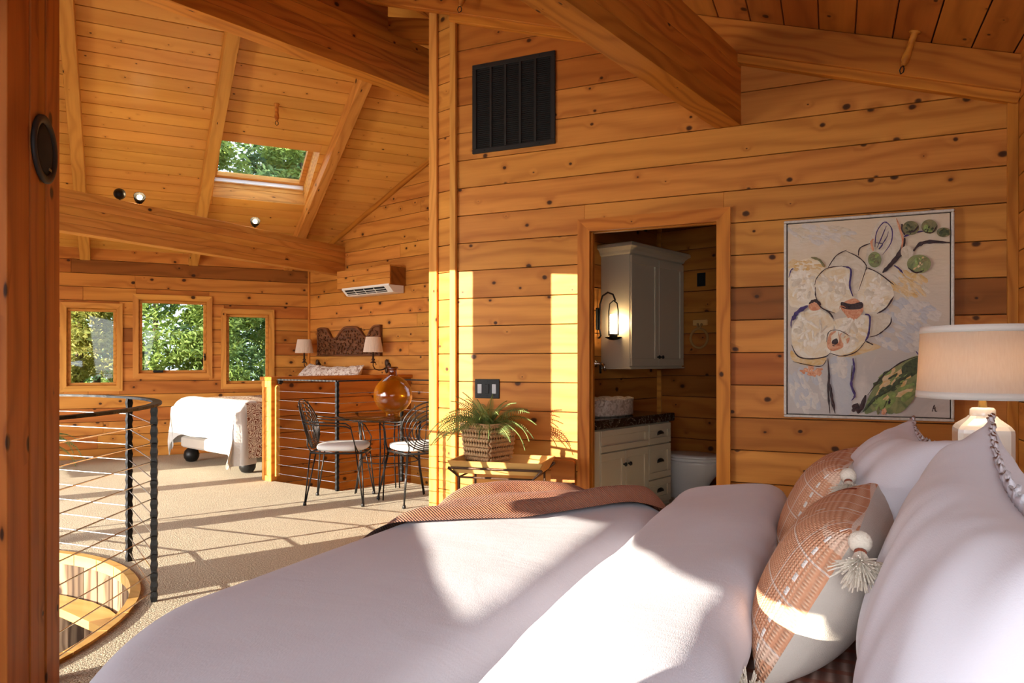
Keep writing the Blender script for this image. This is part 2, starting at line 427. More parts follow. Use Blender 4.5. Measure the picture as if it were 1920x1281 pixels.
# painted canvas ground
k = NT('canvas_ground'); tc = k.new('ShaderNodeTexCoord'); o_ = tc.outputs['Object']; sp = k.new('ShaderNodeSeparateXYZ'); k.link(o_, sp.inputs[0])
n1 = k.noise(o_, 3.5, 5, .6, 1); n2 = k.noise(k.vmul(o_, (9, 1, 22)), 2, 4)
c1 = k.mix(k.ramp(k.math('ADD', k.math('MULTIPLY', sp.outputs[2], .75), k.math('MULTIPLY', n1, .35)), [(.35, 0), (.85, 1)]), srgb(192, 186, 180), srgb(216, 200, 174)); c1 = k.mix(k.ramp(n1, [(.52, 0), (.75, .8)]), c1, srgb(224, 216, 206))
k.color(c1); k.set(.6, 0, .3); k.bump(k.math('ADD', n2, n1), .5, .006)


def paint(name, a, b, sc=18):
    k = NT(name); tc = k.new('ShaderNodeTexCoord'); o = tc.outputs['Object']; n1 = k.noise(o, sc, 5, .65, 1.2); k.color(k.mix(k.ramp(n1, [(.38, 0), (.64, 1)]), a, b)); k.set(.5, 0, .4); k.bump(n1, .8, .006)


paint('paint_cream', srgb(234, 226, 208), srgb(222, 200, 158), 12); paint('paint_shadow', srgb(218, 208, 190), srgb(204, 190, 164), 14)
paint('paint_pale', srgb(216, 209, 198), srgb(202, 197, 190), 20); paint('paint_white', srgb(242, 236, 222), srgb(230, 220, 200), 20); paint('paint_leaf', srgb(150, 170, 96), srgb(116, 138, 76), 24)
paint('paint_rust', srgb(206, 130, 92), srgb(230, 178, 140), 40); paint('paint_dark', srgb(44, 34, 36), srgb(72, 50, 52), 40)
paint('paint_purple', srgb(82, 62, 128), srgb(56, 44, 84), 40); paint('paint_green', srgb(104, 118, 72), srgb(150, 152, 98), 14)
paint('paint_olive', srgb(104, 106, 74), srgb(140, 130, 84), 26); paint('paint_ochre', srgb(214, 174, 106), srgb(222, 200, 160), 16)
paint('paint_blue', srgb(186, 188, 192), srgb(196, 195, 194), 12); paint('paint_deep', srgb(54, 62, 44), srgb(84, 96, 58), 30)
k = NT('silver_leaf'); tc = k.new('ShaderNodeTexCoord'); n1 = k.noise(tc.outputs['Object'], 90, 3); k.color(k.mix(n1, srgb(226, 222, 214), srgb(180, 174, 164))); k.set(.5, .15); k.bump(n1, .8, .004)

# printed bed cover: brown scrolls and flowers on cream
k = NT('floral'); tc = k.new('ShaderNodeTexCoord'); o_ = tc.outputs['Object']
vr = k.new('ShaderNodeTexVoronoi', feature='F1'); vr.inputs['Scale'].default_value = 11; dv_ = k.new('ShaderNodeVectorMath', operation='MULTIPLY_ADD'); nx_ = k.new('ShaderNodeTexNoise'); nx_.inputs['Scale'].default_value = 14; k.link(o_, nx_.inputs['Vector']); k.link(nx_.outputs['Color'], dv_.inputs[0]); dv_.inputs[1].default_value = (.09, .09, .09); k.link(o_, dv_.inputs[2]); k.link(dv_.outputs[0], vr.inputs['Vector'])
pet = k.math('MULTIPLY_ADD', k.math('SINE', k.math('MULTIPLY', vr.outputs['Distance'], 42)), .5, .5); n1 = k.noise(o_, 22, 3, .6, 1.8)
msk = k.math('GREATER_THAN', k.math('MULTIPLY', pet, n1), .30); k.color(k.mix(msk, srgb(232, 216, 192), k.mix(k.noise(o_, 6, 2), srgb(96, 50, 34), srgb(150, 84, 56)))); k.set(.9, 0, .1)

k = NT('floral_pale'); tc = k.new('ShaderNodeTexCoord'); o_ = tc.outputs['Object']; n1 = k.noise(o_, 16, 4, .6, 2); k.color(k.mix(k.ramp(n1, [(.5, 0), (.56, 1)]), srgb(236, 228, 218), srgb(176, 150, 134))); k.set(.9, 0, .1)


def leafmat(name, a, b, sc=3.):
    k = NT(name); tc = k.new('ShaderNodeTexCoord'); k.color(k.mix(k.ramp(k.noise(tc.outputs['Object'], sc, 4, .7), [(.35, 0), (.65, 1)]), a, b)); k.set(.55, 0, .3)
    tr = k.new('ShaderNodeBsdfTranslucent'); tr.inputs[0].default_value = b; mx = k.new('ShaderNodeMixShader'); mx.inputs[0].default_value = .25
    k.link(k.b.outputs[0], mx.inputs[1]); k.link(tr.outputs[0], mx.inputs[2]); k.link(mx.outputs[0], k.n['Material Output'].inputs[0])


leafmat('fern_leaf', srgb(84, 112, 62), srgb(160, 178, 108), 14); leafmat('palm_leaf', srgb(70, 110, 66), srgb(128, 160, 96), 14)
leafmat('conifer', srgb(84, 110, 54), srgb(164, 182, 92), 1.6); leafmat('autumn', srgb(134, 146, 66), srgb(204, 190, 106), 1.4); leafmat('dark_conifer', srgb(58, 86, 54), srgb(118, 146, 90), 1.6)
plain('bark', srgb(90, 70, 54), .9); plain('pot', srgb(84, 60, 44), .7)
plain('weave', srgb(212, 178, 132), .7, nz=(40, srgb(166, 124, 80)))


def emit(name, col, st): k = NT(name); k.color(col); k.b.inputs['Emission Color'].default_value = col; k.b.inputs['Emission Strength'].default_value = st


emit('bulb_warm', (1, .80, .50, 1), 9); emit('bulb_lamp', (1, .78, .5, 1), 3)
k = NT('window_glass'); tb = k.new('ShaderNodeBsdfTransparent'); tb.inputs[0].default_value = (.95, .97, .96, 1); gl = k.new('ShaderNodeBsdfGlossy'); gl.inputs['Roughness'].default_value = .02
fr = k.new('ShaderNodeLayerWeight'); mx = k.new('ShaderNodeMixShader'); k.link(k.math('MULTIPLY_ADD', k.math('POWER', fr.outputs['Facing'], 5), .8, .02), mx.inputs[0]); k.link(tb.outputs[0], mx.inputs[1]); k.link(gl.outputs[0], mx.inputs[2]); k.link(mx.outputs[0], k.n['Material Output'].inputs[0])
k = NT('amber_glass'); tb = k.new('ShaderNodeBsdfTransparent'); tb.inputs[0].default_value = (.74, .44, .09, 1); gl = k.new('ShaderNodeBsdfGlossy'); gl.inputs['Roughness'].default_value = .06
fr = k.new('ShaderNodeLayerWeight'); df = k.new('ShaderNodeBsdfTranslucent'); df.inputs[0].default_value = (.66, .36, .05, 1); m2 = k.new('ShaderNodeMixShader'); m2.inputs[0].default_value = .35; k.link(tb.outputs[0], m2.inputs[1]); k.link(df.outputs[0], m2.inputs[2])
mx = k.new('ShaderNodeMixShader'); k.link(k.math('MULTIPLY_ADD', k.math('POWER', fr.outputs['Facing'], 3), .6, .08), mx.inputs[0]); k.link(m2.outputs[0], mx.inputs[1]); k.link(gl.outputs[0], mx.inputs[2]); k.link(mx.outputs[0], k.n['Material Output'].inputs[0])
tc = k.new('ShaderNodeTexCoord'); bp = k.new('ShaderNodeBump'); bp.inputs['Strength'].default_value = .25; bp.inputs['Distance'].default_value = .01; k.link(k.noise(k.vmul(tc.outputs['Object'], (1, 1, .3)), 60, 2), bp.inputs['Height']); k.link(bp.outputs[0], gl.inputs['Normal'])
k = NT('table_glass'); tb = k.new('ShaderNodeBsdfTransparent'); tb.inputs[0].default_value = (.62, .70, .66, 1); gl = k.new('ShaderNodeBsdfGlossy'); gl.inputs['Roughness'].default_value = .03
fr = k.new('ShaderNodeLayerWeight'); mx = k.new('ShaderNodeMixShader'); k.link(k.math('MULTIPLY_ADD', k.math('POWER', fr.outputs['Facing'], 4), .8, .05), mx.inputs[0]); k.link(tb.outputs[0], mx.inputs[1]); k.link(gl.outputs[0], mx.inputs[2]); k.link(mx.outputs[0], k.n['Material Output'].inputs[0])


# ------------------------------------------------------------------ floor with stair openings
import bmesh
R1 = Vector((-4.012, 5.19, 0)); R0 = Vector((-4.844, 5.376, 0)); R2 = Vector((-3.767, 5.857, 0)); R3 = R2 - E2 * .93
bm = bmesh.new(); edges = []
def loop(pts):
    vs_ = [bm.verts.new((p[0], p[1], 0)) for p in pts]
    for i in range(len(vs_)): edges.append(bm.edges.new((vs_[i], vs_[(i + 1) % len(vs_)])))
Cend = K - E2 * 3.9
loop([K + (0.05 * E1), K - WD * 4.5, (-9.6, -3.2), (1.05, -3.2), (1.05, 6.0), (-1.45, 6.75), Cend + E1 * .05])
loop([STAIR + Vector((cos(a), sin(a), 0)) * (RS + .002) for a in (2 * pi * i / 72 for i in range(72))])
hw0 = R0 - E1 * .02
loop([hw0 + E2 * .07, R1 - E2 * .03 + E1 * .03, R2 - E2 * .03, R3, K + E2 * ((R3 - K).dot(E2)) + E1 * .014, K + E2 * ((R0 - K).dot(E2) + .07) + E1 * .014])
bmesh.ops.triangle_fill(bm, use_beauty=True, use_dissolve=False, edges=edges)
ret = bmesh.ops.extrude_face_region(bm, geom=list(bm.faces))
for v in ret['geom']:
    if isinstance(v, bmesh.types.BMVert): v.co.z -= .2
bmesh.ops.recalc_face_normals(bm, faces=bm.faces)
me = bpy.data.meshes.new('floor'); bm.to_mesh(me); bm.free(); me.materials.append(MAT['carpet'])
floor = bpy.data.objects.new('floor', me); C.objects.link(floor); tag(floor, 'beige carpeted floor with a round stair opening', 'floor', kind='structure')

# ------------------------------------------------------------------ boarded walls
def panel_wall(name, label, O, U, N, u0, u1, z0, z1, first, pitch, m, holes=(), clips=(), back=.09, joint=.25, pick=None, V=UP):
    b = slab(name, label, 'wall', [(u0, z0), (u1, z1)], O - N * (.02 + back), U, V, N, back, 'backing', clips=clips, holes=holes)
    planks(b, O - N * .02, U, V, N, u0, u1, rows(z0, first, pitch, z1), .02, m, holes, clips, joint=joint, pick=pick)
    return b


def some(*opts):
    w = [o for o, n in opts for _ in range(n)]
    return lambda i, r: random.choice(w)


WIN = [('window_1', 2.174, 2.809, .796, 1.836), ('window_2', 1.185, 2.067, .937, 1.958), ('window_3', .441, 1.085, .798, 1.815)]
wall_w = panel_wall('wall_back', 'knotty cedar plank wall holding three windows', K, -WD, WN, 0, 4.5, 0, 2.62, 2.183, .159, 'cedar',
           holes=[(a + .035, b - .035, c + .035, d - .035) for _, a, b, c, d in WIN], joint=.7, pick=some(('cedar', 4), ('cedar_red', 2), ('cedar_dark', 1)))
wall_c = panel_wall('wall_alcove', 'knotty plank wall of the sleeping alcove under the sloping ceiling', K, -E2, -E1, 0, 3.9, -1.3, 4.3, 1.86, .1615, 'cedar',
           clips=[(-.3877, 1, 2.49)], joint=.4, pick=some(('cedar', 6), ('cedar_red', 1)))
DOOR = (-1.524, -.662, 2.045)
dark_rows = {}
def pick_b(i, r):
    zc = (r[2] + r[3]) / 2
    if r[0] > 1.9 and 1.39 < zc < 1.61: return 'cedar_dark'
    if zc > 3.0 or (r[0] > 1.9 and (zc < 1.2 and i % 2)): return 'cedar_red'
    return 'cedar'
wall_b = panel_wall('wall_bathroom', 'knotty cedar plank wall with the bathroom doorway', Vector((-2.561, BY, 0)), Vector((1, 0, 0)), Vector((0, -1, 0)), 0, XR + 2.561, 0, 4.0, 2.6286, .2035, 'cedar',
           holes=[(DOOR[0] + 2.561 - .03, DOOR[1] + 2.561 + .03, -1, DOOR[2] + .03)], clips=[(.32, 1, 3.915)], joint=0, pick=pick_b)
NE = Vector((-2.561, BY, 0)) + E2 * .245
wall_n = panel_wall('wall_stub', 'narrow cedar plank return at the end of the bathroom wall', NE, -E2, -E1, 0, .245, 0, 4.06, 2.6286, .2035, 'cedar', clips=[(.3, 1, 3.98)], joint=0, back=.05)
wall_s = panel_wall('wall_stair_side', 'cedar plank side of the bathroom facing the railed stairwell', NE + E2 * .02, E1, E2, 0, .75, -1.2, 4.2, 2.6286, .2035, 'cedar_red', joint=0, back=.06)
wall_r = panel_wall('wall_head', 'dark cedar plank wall behind the bed head', Vector((XR, BY, 0)), Vector((0, -1, 0)), Vector((-1, 0, 0)), 0, 7.4, 0, 2.9, 2.56, .2035, 'cedar', joint=.5, pick=some(('cedar', 2), ('cedar_red', 3)))

# half wall between alcove and stairwell
HW = Vector((-4.905, 5.36, 0)); HT = .15
hw = slab('wall_half', 'low cedar plank partition with flat cap beside the sleeping alcove', 'wall', [(0.02, -1.3), (1.78, .965)], HW + E2 * .02, E1, UP, E2, HT - .04, 'backing')
planks(hw, HW + E2 * .02, E1, UP, -E2, .02, 1.76, rows(-1.3, .94, .1615, .965), .02, 'cedar_red')
planks(hw, HW + E2 * (HT - .02), E1, UP, E2, .02, 1.76, rows(0, .94, .1615, .965), .02, 'cedar')
Mh = Matrix((E1, E2, UP)).transposed().to_4x4(); Mh.translation = HW
def hbox(n, a, b, m, r=.003):
    o = MB().rbox(a, b, r).build(n, m, hw); o.matrix_local = Mh; return o
hbox('cap', (-.03, -.03, .965), (1.79, HT + .03, 1.0), 'fir')
hbox('end_stile', (-.022, -.004, 0), (.02, .035, .93), 'fir_pale'); hbox('end_stile', (-.022, HT - .035, 0), (.02, HT + .004, .93), 'fir_pale')
hbox('end_rail', (-.024, -.006, .90), (.02, HT + .006, .964), 'fir_pale'); hbox('end_rail', (-.022, .035, 0), (.02, HT - .035, .05), 'fir_pale')
for j in range(6): hbox('end_panel', (-.008, .035, .05 + j * .142), (.02, HT - .035, .05 + (j + 1) * .142 - .003), 'fir_pale', .001)
hbox('corner_board', (-.02, -.012, 0), (.045, -.0, .965), 'fir')

# unseen wall behind the viewpoint, its openings shaped to cut low sun into patches
SP = Vector((.487, .873, 0)); SU = Vector((.873, -.487, 0)); SO = SP * -1.5
holes = [(-9.35, -8.3, -.2, .36), (-9.35, -8.3, .86, 1.38), (-8.29, -7.25, -.2, 1.38), (-6.98, -5.60, -.2, 1.66), (-5.33, -4.40, -.2, 2.50), (-3.86, -3.68, -.2, 2.50), (-3.68, -3.10, -.2, .95), (-2.05, -.58, .95, 1.35)]
ws = slab('wall_sun_mask', 'unseen plain wall with openings shaped for the sun patches', 'wall', [(-10.4, -3), (3.6, 6)], SO - SP * .05, SU, UP, SP, .05, 'cedar_red', holes=holes)
sh = MB().prism([(-2.07, .94), (-.56, .94), (-.56, 1.0), (-2.07, 1.102)], SO, SU, UP, SP, .02).build('sun_mask_panel', 'white_cotton', ws)  # unseen panels added to trim the sun patch on the bed
for P in ([(-2.07, 1.305), (-1.81, 1.216), (-1.81, 1.36), (-2.07, 1.36)], [(-1.81, 1.216), (-1.66, 1.142), (-1.66, 1.36), (-1.81, 1.36)], [(-1.66, 1.142), (-1.0, 1.163), (-.56, 1.160), (-.56, 1.36), (-1.66, 1.36)]): MB().prism(P, SO, SU, UP, SP, .02).build('sun_mask_panel', 'white_cotton', ws)

# bathroom inner walls
VE1, VE2 = 5.25, 2.89
BWO = E1 * 5.955 + E2 * (VE2 + .52)
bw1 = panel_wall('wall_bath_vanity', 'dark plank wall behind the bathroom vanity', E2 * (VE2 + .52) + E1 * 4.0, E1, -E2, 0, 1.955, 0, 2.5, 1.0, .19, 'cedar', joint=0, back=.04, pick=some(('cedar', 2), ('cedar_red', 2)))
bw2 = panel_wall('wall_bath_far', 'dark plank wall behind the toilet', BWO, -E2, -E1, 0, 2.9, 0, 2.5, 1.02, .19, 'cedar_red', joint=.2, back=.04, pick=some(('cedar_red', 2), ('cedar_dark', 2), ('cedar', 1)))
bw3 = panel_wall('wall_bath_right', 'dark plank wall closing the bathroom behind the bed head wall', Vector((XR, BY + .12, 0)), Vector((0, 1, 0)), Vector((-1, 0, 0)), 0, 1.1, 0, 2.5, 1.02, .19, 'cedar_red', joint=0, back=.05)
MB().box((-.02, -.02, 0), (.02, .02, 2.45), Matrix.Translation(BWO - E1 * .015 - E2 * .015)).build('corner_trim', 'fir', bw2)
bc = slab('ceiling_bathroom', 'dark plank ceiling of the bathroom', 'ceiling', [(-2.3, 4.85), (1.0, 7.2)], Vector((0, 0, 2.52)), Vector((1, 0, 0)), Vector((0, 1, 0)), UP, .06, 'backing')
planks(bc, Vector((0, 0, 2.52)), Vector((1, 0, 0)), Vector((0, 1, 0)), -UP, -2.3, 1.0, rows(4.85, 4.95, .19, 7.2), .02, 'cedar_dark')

# ------------------------------------------------------------------ ceilings
VW = (WN + UP * PITCH).normalized(); kv = sqrt(1 + PITCH ** 2); NW = (-WD).cross(VW); NW = NW if NW.z < 0 else -NW
SKY = (.26, 1.25, 1.16 * kv, 2.06 * kv)
cw_clips = [(-1, -.3845, .06), (-.2054, .6135, 2.644)]
OW = K + UP * EAVE
cw = slab('ceiling', 'golden pine board ceiling sloping up from the window wall', 'ceiling', [(-2.2, -.1), (4.5, 5.6)], OW - NW * .005, -WD, VW, -NW, .14, 'backing', clips=cw_clips, holes=[(SKY[0] - .022, SKY[1] + .022, SKY[2] - .022, SKY[3] + .022)])
planks(cw, OW - NW * .0, -WD, VW, NW, -2.2, 4.5, rows(-.06, 3.195 * kv, .145 * kv, 5.6), .018, 'pine', [SKY], cw_clips, gap=.007)
VR_ = Vector((-1, 0, .32)).normalized(); kr = sqrt(1 + .32 ** 2); NR = Vector((0, 1, 0)).cross(VR_); NR = NR if NR.z < 0 else -NR
cr_clips = [(.2696, .6116, 3.50)]
OR = Vector((0, 0, 3.107))
cr = slab('ceiling_bedroom', 'dark pine board ceiling above the bed', 'ceiling', [(-3, -1.05), (7, 5)], OR - NR * .002, Vector((0, 1, 0)), VR_, -NR, .14, 'backing', clips=cr_clips)
planks(cr, OR, Vector((0, 1, 0)), VR_, NR, -3, 7, rows(-1.05, -.697 * kr, .1925 * kr, 5), .018, 'cedar_red', clips=cr_clips, gap=.007)

# skylight: boarded well, frame and pane
sk = tag(bpy.data.objects.new('skylight', None), 'square skylight in a boarded well between two rafters', 'skylight', kind='structure'); C.objects.link(sk)
u0, u1, v0, v1 = SKY; UW = -WD
sk.location = OW + UW * (u0 + u1) / 2 + VW * (v0 + v1) / 2
skM = Matrix((UW, -NW, VW)).transposed().to_4x4(); skM.translation = OW - sk.location
def sbox(n, a, b, m, r=.002, par=None):         # a,b in (u, out, v)
    o = MB().rbox((a[0], a[1], a[2]), (b[0], b[1], b[2]), r).build(n, m, par or sk); o.matrix_local = skM; return o
wh = .27
for k_ in range(2):
    a_, b_ = -.01 + k_ * wh / 2, -.01 + (k_ + 1) * wh / 2 - .003
    sbox('well_board', (u0 - .02, a_, v0 - .02), (u1 + .02, b_, v0), 'fir_pale'); sbox('well_board', (u0 - .02, a_, v1), (u1 + .02, b_, v1 + .02), 'fir_pale')
    sbox('well_board', (u0 - .02, a_, v0), (u0, b_, v1), 'fir_pale'); sbox('well_board', (u1, a_, v0), (u1 + .02, b_, v1), 'fir_pale')
for n, a, b in (('frame', (u0, wh - .03, v0), (u1, wh + .03, v0 + .05)), ('frame', (u0, wh - .03, v1 - .05), (u1, wh + .03, v1)), ('frame', (u0, wh - .03, v0 + .05), (u0 + .05, wh + .03, v1 - .05)), ('frame', (u1 - .05, wh - .03, v0 + .05), (u1, wh + .03, v1 - .05))): sbox(n, a, b, 'fir_pale')
sbox('sill_strip', (u0 + .003, wh - .085, v0 + .001), (u1 - .003, wh - .035, v0 + .022), 'white_plastic')
sbox('pane', (u0 + .05, wh, v0 + .05), (u1 - .05, wh + .008, v1 - .05), 'window_glass', .001)

# ------------------------------------------------------------------ beams, rafters, trims
for a, b in ((2.56, 2.40), (1.40, 1.225), (.27, .05)):
    p = lambda u, d: K - WD * u + WN * d + UP * (EAVE + PITCH * d - .17)
    beam('ceiling_rafter', {2.56: 'pale rafter running down beside the cedar column', 1.40: 'pale rafter on the near side of the skylight', .27: 'pale rafter between skylight and alcove wall'}[a], p(a, .01), p(b, 3.62), .11, .15, 'fir_pale', 'structure', 1, 'rafter')
beam('ceiling_beam', 'low glued timber beam crossing in front of the window wall', (-5.65, 7.40, 2.224), (-6.24, 1.7, 2.27), .13, .36, 'fir_pale', 'structure', 5)
B2 = Vector((-3.173, 5.376, 3.393))
beam('ceiling_beam', 'high glued beam ending behind the stub wall', B2 + E1 * 1.15, B2 - E1 * 3.9, .15, .40, 'fir', 'structure', 5)
b2u = beam('ceiling_beam', 'dark filler beam lying on the high glued beam', B2 - E1 * .51 + UP * .401, B2 - E1 * 3.6 + UP * .401, .13, .26, 'column_wood', 'structure', 2)
beam('ceiling_blocking', 'short blocking timber between the high beam and the stub wall', Vector((-3.42, 4.98, 3.79)), Vector((-2.86, 5.30, 3.79)), .08, .19, 'fir', 'structure', 1)
D3 = Vector((.239, .971, 0)).normalized()
beam('ceiling_beam', 'big glued beam over the bed running into the doorway wall', Vector((-.60, BY + .02, 2.627)), Vector((-.60, BY + .02, 2.627)) - D3 * 6.5, .15, .44, 'fir', 'structure', 5)
rp = lambda x, dz, y: Vector((x, y, ZR(x) + dz))
beam('ceiling_rafter', 'rafter lying along the top of the bathroom wall', rp(-3.45, -.225, 4.655), rp(XR - .005, -.225, 4.655), .07, .195, 'fir', 'structure', 1, 'rafter')


def strip(name, label, a, b, w, t, face, m='fir', parent=None, ext=0):
    """straight trim from a to b, width w across, thickness t along `face`"""
    a, b = Vector(a), Vector(b); U = (b - a).normalized(); N = Vector(face).normalized(); V = U.cross(N)
    o = MB().rbox((0, 0, -w / 2), ((b - a).length, t, w / 2), .003).build(name, m, parent); M = Matrix((U, N, V)).transposed().to_4x4(); M.translation = a
    if parent: o.matrix_local = M
    else:
        o.matrix_world = M; tag(o, label, 'trim', kind='structure')
    return o


strip('trim_1', 'sloping trim under the rafter over the bathroom wall', rp(-2.58, -.245, 4.70), rp(XR, -.245, 4.70), .06, .055, (0, -1, 0))
strip('trim_2', 'vertical corner trim at the stub wall end', NE - E1 * .0 - E2 * .025, NE - E2 * .025 + UP * 3.95, .085, .022, -E1, 'fir_pale')
strip('trim_3', 'thin vertical batten where stub wall meets bathroom wall', Vector((-2.565, BY, 0)), Vector((-2.565, BY, 3.87)), .055, .025, (-.15, -1, 0), 'fir_pale')
strip('trim_4', 'thin vertical trim in the window wall corner', K + WN * .0 - E2 * .02 - E1 * .0, K - E2 * .02 + UP * 2.5, .035, .02, -E1, 'fir')
cz = lambda s: EAVE + PITCH * .923 * s
strip('trim_5', 'sloping trim between alcove wall and golden ceiling', K - E2 * .05 + UP * (cz(.05) - .05), K - E2 * 3.7 + UP * (cz(3.7) - .05), .06, .025, -E1, 'fir')
strip('trim_6', 'vertical trim in the corner behind the bedside lamp', Vector((XR - .025, BY, 0)), Vector((XR - .025, BY, 2.56)), .05, .03, (0, -1, 0), 'fir')

# ------------------------------------------------------------------ column at the stair (boarded) with round speaker
CD = Vector((-.643, .765, 0)).normalized(); CN = Vector((.765, .643, 0)).normalized(); CF = Vector((-2.065, 1.236, 0))
col = tag(bpy.data.objects.new('boarded_column', None), 'tall column of vertical rough cedar boards beside the stair', 'column', kind='structure'); C.objects.link(col); col.location = CF
cb = lambda a, b, m, n='board', r=.002: MB().rbox(a, b, r).build(n, m, col)
# column local frame: x up (grain), y along CN, z along CD
Mc = Matrix((UP, CN, CD)).transposed().to_4x4()
def cboard(n, z0, z1, y0, y1, m, x1=4.6):
    o = MB().rbox((0, y0, z0), (x1, y1, z1), .002).build(n, m, col); o.matrix_local = Mc; return o
cboard('core', .01, .43, -.26, -.022, 'backing')
zs = [0, .165, .235, .30, .375, .44]
for i in range(5): cboard('board', zs[i] + .0015, zs[i + 1] - .0015, -.022, .004 * (i % 2), 'column_wood')
for i in range(2): cboard('board', .0, -.02, -.26 + i * .12, -.142 + i * .12, 'fir')
for i in range(2): cboard('board', .44, .46, -.26 + i * .12, -.142 + i * .12, 'column_wood')
spk = thing('wall_speaker', 'round black in-wall speaker on the cedar column', 'speaker', CF + CD * .265 + UP * 1.805 + CN * .002)
q = MB(); n_ = 40
prof = [(.098, 0), (.104, .004), (.104, .012), (.094, .016), (.080, .012)]
def disc(prof, m, nm): o = MB().lathe(prof, n_, axis=CN).build(nm, m, spk, True); return o
disc(prof + [(.080, 0)], 'speaker_ring', 'ring'); disc([(.0801, .006), (.06, .010), (.0001, .0125)], 'speaker_cloth', 'grille')
MB().box((-.012, -.001, -.004), (.012, .001, .004), Matrix((CD, CN, UP)).transposed().to_4x4() @ Matrix.Translation((.035, .0125, -.055))).build('badge', 'nickel', spk)

def vprism(name, P, o, U, N, t, m, parent, M=None):
    """upright member: polygon in (U, up) pushed t along N, modelled so that local x (the grain) points up"""
    R = Matrix((UP, N, UP.cross(N))).transposed().to_4x4(); Ri = R.inverted(); mb = MB().prism(P, o, U, UP, N, t); mb.xf(Ri); ob = mb.build(name, m, parent); ob.matrix_local = (M or Matrix()) @ R; return ob


# ------------------------------------------------------------------ windows of the back wall
for idx, (nm, a, b, c, d) in enumerate(WIN):
    root = tag(bpy.data.objects.new(nm, None), ['narrow cedar-cased window nearest the column', 'wide cedar-cased middle window with a crank', 'narrow cedar-cased window nearest the alcove bed'][idx], 'window', kind='structure'); C.objects.link(root)
    root.location = K - WD * (a + b) / 2 + UP * c; M = Matrix((-WD, WN, UP)).transposed().to_4x4(); M.translation = K - root.location
    def wb(n, p, q_, m, r=.004, par=None):
        o = MB().rbox(p, q_, r).build(n, m, par or root); o.matrix_local = M if not par else Matrix(); return o
    w = .062
    def mitre(n, P, y0, y1, m):                 # mitred casing member, polygon in (u,z)
        o = MB().prism(P, Vector((0, y0, 0)), Vector((1, 0, 0)), Vector((0, 0, 1)), Vector((0, 1, 0)), y1 - y0).build(n, m, root); o.matrix_local = M; return o
    mitre('casing', [(a, d), (b, d), (b - w, d - w), (a + w, d - w)], 0, .028, 'fir_pale'); mitre('casing', [(a, c), (a + w, c + w), (b - w, c + w), (b, c)], 0, .028, 'fir_pale')
    for P in ([(a, c), (a, d), (a + w, d - w), (a + w, c + w)], [(b, c), (b - w, c + w), (b - w, d - w), (b, d)]): vprism('casing', P, (0, 0, 0), Vector((1, 0, 0)), Vector((0, 1, 0)), .028, 'fir_pale', root, M)
    a2, b2, c2, d2 = a + w - .008, b - w + .008, c + w - .008, d - w + .008
    for p, q_ in (((a2, -.10, c2), (b2, .012, c2 + .015)), ((a2, -.10, d2 - .015), (b2, .012, d2)), ((a2, -.10, c2), (a2 + .015, .012, d2)), ((b2 - .015, -.10, c2), (b2, .012, d2))): wb('jamb', p, q_, 'fir', .002)
    s_ = .032
    a3, b3, c3, d3 = a2 + .015, b2 - .015, c2 + .015, d2 - .015
    for p, q_ in (((a3, -.075, c3), (b3, -.035, c3 + s_)), ((a3, -.075, d3 - s_), (b3, -.035, d3)), ((a3, -.075, c3 + s_), (a3 + s_, -.035, d3 - s_)), ((b3 - s_, -.075, c3 + s_), (b3, -.035, d3 - s_))): wb('sash', p, q_, 'fir_pale')
    wb('pane', (a3 + s_ - .004, -.06, c3 + s_ - .004), (b3 - s_ + .004, -.053, d3 - s_ + .004), 'window_glass', .001)
    if idx == 1:
        wb('crank', (b3 - .26, -.03, c3 + .006), (b3 - .15, .02, c3 + .034), 'iron'); wb('latch', (a3 + .012, -.034, c3 + .15), (a3 + .022, -.01, c3 + .24), 'iron'); wb('latch', (a3 + .002, -.02, c3 + .19), (a3 + .032, -.008, c3 + .205), 'iron')

# ------------------------------------------------------------------ bathroom doorway
dr = tag(bpy.data.objects.new('door_1', None), 'open doorway with wide fir casing leading to the bathroom', 'doorway', kind='structure'); C.objects.link(dr)
x0, x1, zt = DOOR; w = .085
YN = Vector((0, -1, 0)); X1_ = Vector((1, 0, 0))
vprism('casing', [(x0 - w + .012, 0), (x0 + .012, 0), (x0 + .012, zt - .012), (x0 - w + .012, zt + w - .012)], (0, BY, 0), X1_, YN, .024, 'fir', dr)
vprism('casing', [(x1 - .012, 0), (x1 + w - .012, 0), (x1 + w - .012, zt + w - .012), (x1 - .012, zt - .012)], (0, BY, 0), X1_, YN, .024, 'fir', dr)
MB().prism([(x0 + .012, zt - .012), (x1 - .012, zt - .012), (x1 + w - .012, zt + w - .012), (x0 - w + .012, zt + w - .012)], (0, BY, 0), Vector((1, 0, 0)), UP, Vector((0, -1, 0)), .024).build('casing', 'fir', dr)
for a, b in (((x0 - .022, BY - .004, 0), (x0, BY + .13, zt)), ((x1, BY - .004, 0), (x1 + .022, BY + .13, zt)), ((x0, BY - .004, zt), (x1, BY + .13, zt + .022)), ((x0, BY + .05, 0), (x0 + .012, BY + .09, zt)), ((x1 - .012, BY + .012, 0), (x1, BY + .05, zt)), ((x0, BY + .05, zt - .012), (x1, BY + .09, zt))):
    if b[2] - a[2] > 1: vprism('jamb', [(a[0], a[2]), (b[0], a[2]), (b[0], b[2]), (a[0], b[2])], (0, b[1], 0), X1_, YN, b[1] - a[1], 'fir', dr)
    else: MB().rbox(a, b, .002).build('jamb', 'fir', dr)
for z in (.86, 1.68):
    h = MB().rbox((x1 - .004, BY + .052, z), (x1 + .002, BY + .09, z + .1), .001).build('hinge', 'nickel', dr)
    MB().lathe([(.006, -.002), (.006, .102)], 8, (x1 - .006, BY + .05, z)).build('pin', 'nickel', h)


